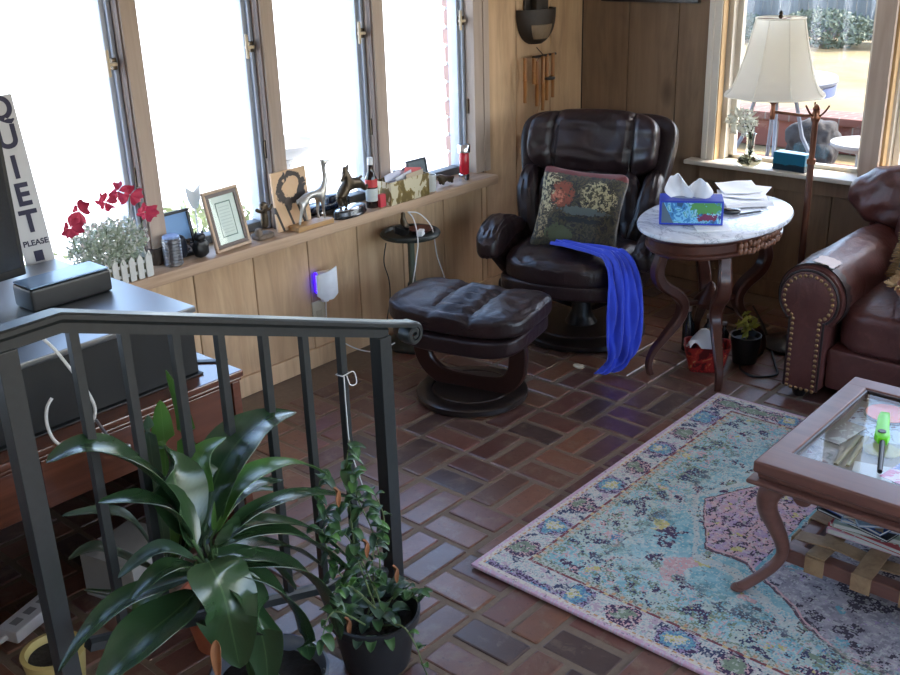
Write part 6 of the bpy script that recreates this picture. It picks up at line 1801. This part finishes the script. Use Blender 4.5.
# ---- trailing plant in a black pot by the end post
BX, BY = 1.575, -3.190
TR = thing('trailing_plant', 'trailing small leaved plant in a black pot at the foot of the end post', 'plant', (BX, BY, 0))
b = MB(); b.lathe([(0, 0), (.085, 0), (.108, .13), (.116, .132), (.118, .155), (.111, .156), (.102, .135), (.08, .012), (0, .010)], n=48); b.build('pot', plain('matt black pot', (.016, .017, .018), .45, 0, .15), TR)
b = MB(); b.grid(lambda u, v: (.097 * u * math.cos(2 * PI * v), .097 * u * math.sin(2 * PI * v), .118 + .01 * noise.noise(Vector((u * 7 * math.cos(2 * PI * v), u * 7 * math.sin(2 * PI * v), 3)))), 6, 28, .004); b.build('soil', SOIL, TR)
tr0 = Vector(TR.location); rng = random.Random(44)
LEAF_M = leafmat('mid green small leaf', (.028, .075, .022), (.055, .12, .035), (.09, .17, .06), .4)
def small_leaf(p, d, L, w, m, parent):
    d = d.normalized(); q = p + d * L
    mid = p.lerp(q, .5) + Vector((0, 0, L * .16))
    return leafobj('leaf', [p, mid, q - Vector((0, 0, L * .15))], w, m, parent, n=7, nm=4, cup=.3)
vines = [[(368, 612, 1.60), (358, 560, 1.56), (350, 510, 1.52), (346, 470, 1.48), (350, 440, 1.46)], [(372, 610, 1.60), (366, 570, 1.56), (350, 540, 1.53), (330, 520, 1.50), (318, 500, 1.48), (322, 470, 1.46)],
         [(362, 614, 1.61), (345, 580, 1.60), (330, 556, 1.58), (322, 530, 1.56)], [(376, 612, 1.60), (380, 570, 1.58), (372, 530, 1.56), (358, 500, 1.54), (352, 472, 1.52)],
         [(380, 616, 1.61), (395, 596, 1.66), (408, 590, 1.68), (418, 602, 1.69)], [(360, 620, 1.62), (340, 612, 1.66), (328, 618, 1.68), (322, 640, 1.69)],
         [(384, 620, 1.62), (402, 626, 1.70), (416, 646, 1.72), (424, 668, 1.72), (436, 690, 1.72)], [(370, 615, 1.60), (356, 590, 1.62), (340, 586, 1.64), (330, 600, 1.65)],
         [(366, 606, 1.58), (372, 560, 1.54), (384, 520, 1.50), (372, 490, 1.46)]]
for vi, spec in enumerate(vines):
    ps = rel2 = [p - tr0 for p in ptsx(spec)]
    ps = [Vector((0.0 + .03 * math.cos(vi), .03 * math.sin(vi), .12))] + ps[1:]
    S_ = spline(ps, 7)
    b = MB(); b.tube(S_, [lerp(.0026, .0014, i / len(S_)) for i in range(len(S_))], 5)
    vn = b.build('vine', plain('thin green vine', SRGB(92, 104, 62), .6, 0, .3) if 'thin green vine' not in bpy.data.materials else bpy.data.materials['thin green vine'], TR)
    for i in range(5, len(S_), 2 if vi != 6 else 5):
        for _ in range(2 if vi < 4 else 1):
            d = Vector((rng.uniform(-.2, 1), rng.uniform(-1, 1), rng.uniform(-.6, .7)))
            L = rng.uniform(.028, .05) * (1.0 if vi != 6 else .7)
            small_leaf(S_[i], d, L, L * rng.uniform(.5, .7), LEAF_M if rng.random() < .7 else (LEAF_L if rng.random() < .5 else LEAF_G), vn)
for k in range(26):   # low clump over the rim
    a = rng.uniform(0, 2 * PI); r = rng.uniform(.01, .095)
    small_leaf(Vector((r * math.cos(a), r * math.sin(a), .13 + rng.uniform(0, .05))), Vector((math.cos(a), math.sin(a), rng.uniform(-.2, .5))), rng.uniform(.04, .065), rng.uniform(.026, .04), LEAF_G if k % 3 else LEAF_M, TR)
for px, py in ((362, 540), (333, 488), (392, 566), (344, 618)):
    p = at(px, py, x=1.57) - tr0
    leafobj('dry_leaf', [p, p + Vector((.004, .006, -.016)), p + Vector((.01, .004, -.05))], .016, bpy.data.materials['dry brown leaf'], TR, cup=.8, n=6, nm=4)

# ---- pots behind the railing
p = at(185, 625, z=.11)
TC = thing('terracotta_pot', 'terracotta pot behind the railing under the peace lily leaves', 'flower pot', (1.20, -3.40, 0))
TER = plain('terracotta', SRGB(170, 96, 70), .8, 0, .15, 10)
b = MB(); b.lathe([(0, 0), (.065, 0), (.088, .12), (.096, .122), (.097, .155), (.088, .156), (.082, .13), (.06, .012), (0, .01)], n=40); b.build('pot', TER, TC)
b = MB(); b.grid(lambda u, v: (.084 * u * math.cos(2 * PI * v), .084 * u * math.sin(2 * PI * v), .135), 4, 24, .004); b.build('soil', SOIL, TC)
t0 = Vector(TC.location)
for spec, w, m in [([(172, 560, 1.20), (168, 500, 1.22), (164, 440, 1.24), (160, 400, 1.26)], .07, LEAF_L), ([(176, 570, 1.20), (186, 500, 1.22), (186, 430, 1.24), (166, 370, 1.28)], .05, LEAF_L), ([(160, 560, 1.20), (130, 520, 1.18), (100, 512, 1.16), (62, 516, 1.15)], .06, LEAF_G), ([(165, 575, 1.22), (130, 560, 1.20), (95, 548, 1.18), (68, 560, 1.16)], .06, LEAF_G), ([(168, 560, 1.24), (158, 500, 1.25), (150, 440, 1.26), (148, 415, 1.27)], .045, LEAF_G),
                  ([(180, 570, 1.2), (150, 590, 1.22), (118, 596, 1.22), (84, 590, 1.2)], .055, LEAF_D), ([(182, 560, 1.22), (215, 510, 1.25), (250, 490, 1.28), (290, 492, 1.3)], .06, LEAF_D), ([(178, 560, 1.22), (200, 500, 1.24), (236, 450, 1.26), (262, 440, 1.28)], .07, LEAF_D)]:
    ps = [q - t0 for q in ptsx(spec)]
    lf = leafobj('leaf', ps, w, m, TC)
    b = MB(); b.tube(spline([(0, 0, .135), (ps[0] * .5) + Vector((0, 0, .10)), ps[0], ps[0].lerp(ps[1], .1)], 5), .003, 6); b.build('stalk', STEM, lf)
p = at(45, 660, z=.05)
YP = thing('yellow_pot', 'pale yellow glazed pot on the floor at the bottom left behind the railing', 'flower pot', (p.x + .06, p.y - .0, 0))
b = MB(); b.lathe([(0, 0), (.062, 0), (.076, .105), (.078, .112), (.066, .114), (.062, .10), (.05, .012), (0, .01)], n=40); b.build('pot', plain('pale yellow glaze', SRGB(190, 168, 104), .4, 0, .12, 12), YP)
b = MB(); b.grid(lambda u, v: (.062 * u * math.cos(2 * PI * v), .062 * u * math.sin(2 * PI * v), .092), 4, 24, .004); b.build('soil', SOIL, YP)
p = at(36, 612, z=.02)
PSx = thing('power_strip', 'white power strip on the floor under the sideboard at the bottom left', 'power strip', (p.x, p.y, 0), R(20))
b = MB(); b.box(-.035, .035, -.11, .075, 0, .038, .006); b.build('body', M['white_plastic'], PSx)
for k in range(3):
    b = MB(); b.box(-.012, .012, -.085 + .05 * k, -.055 + .05 * k, .0381, .0395, .001); b.build('socket', plain('grey socket', (.3, .3, .3), .5), PSx)
b = MB(); b.tube(spline([(0, -.111, .018), (-.01, -.2, .012), (.03, -.35, .010), (.02, -.5, .010)], 6), .008, 8); b.build('lead', M['white_cord'], PSx)
p = at(88, 605, z=.05)
WB = thing('cardboard_box', 'greyish white box with a looped cable behind the railing at the lower left', 'box', (.80, -3.40, 0), R(14))
b = MB(); b.box(-.10, .10, -.10, .10, 0, .14, .004); b.build('carton', plain('grey white card', SRGB(150, 146, 140), .7, 0, .08), WB)
b = MB(); b.tube(spline([(.102, -.06, .06), (.112, .0, .03), (.112, .06, .07), (.106, .02, .12), (.104, -.05, .10), (.103, -.02, .05)], 7), .004, 6)
tag(b.build('cable_loop', M['black_cord'], WB), None)
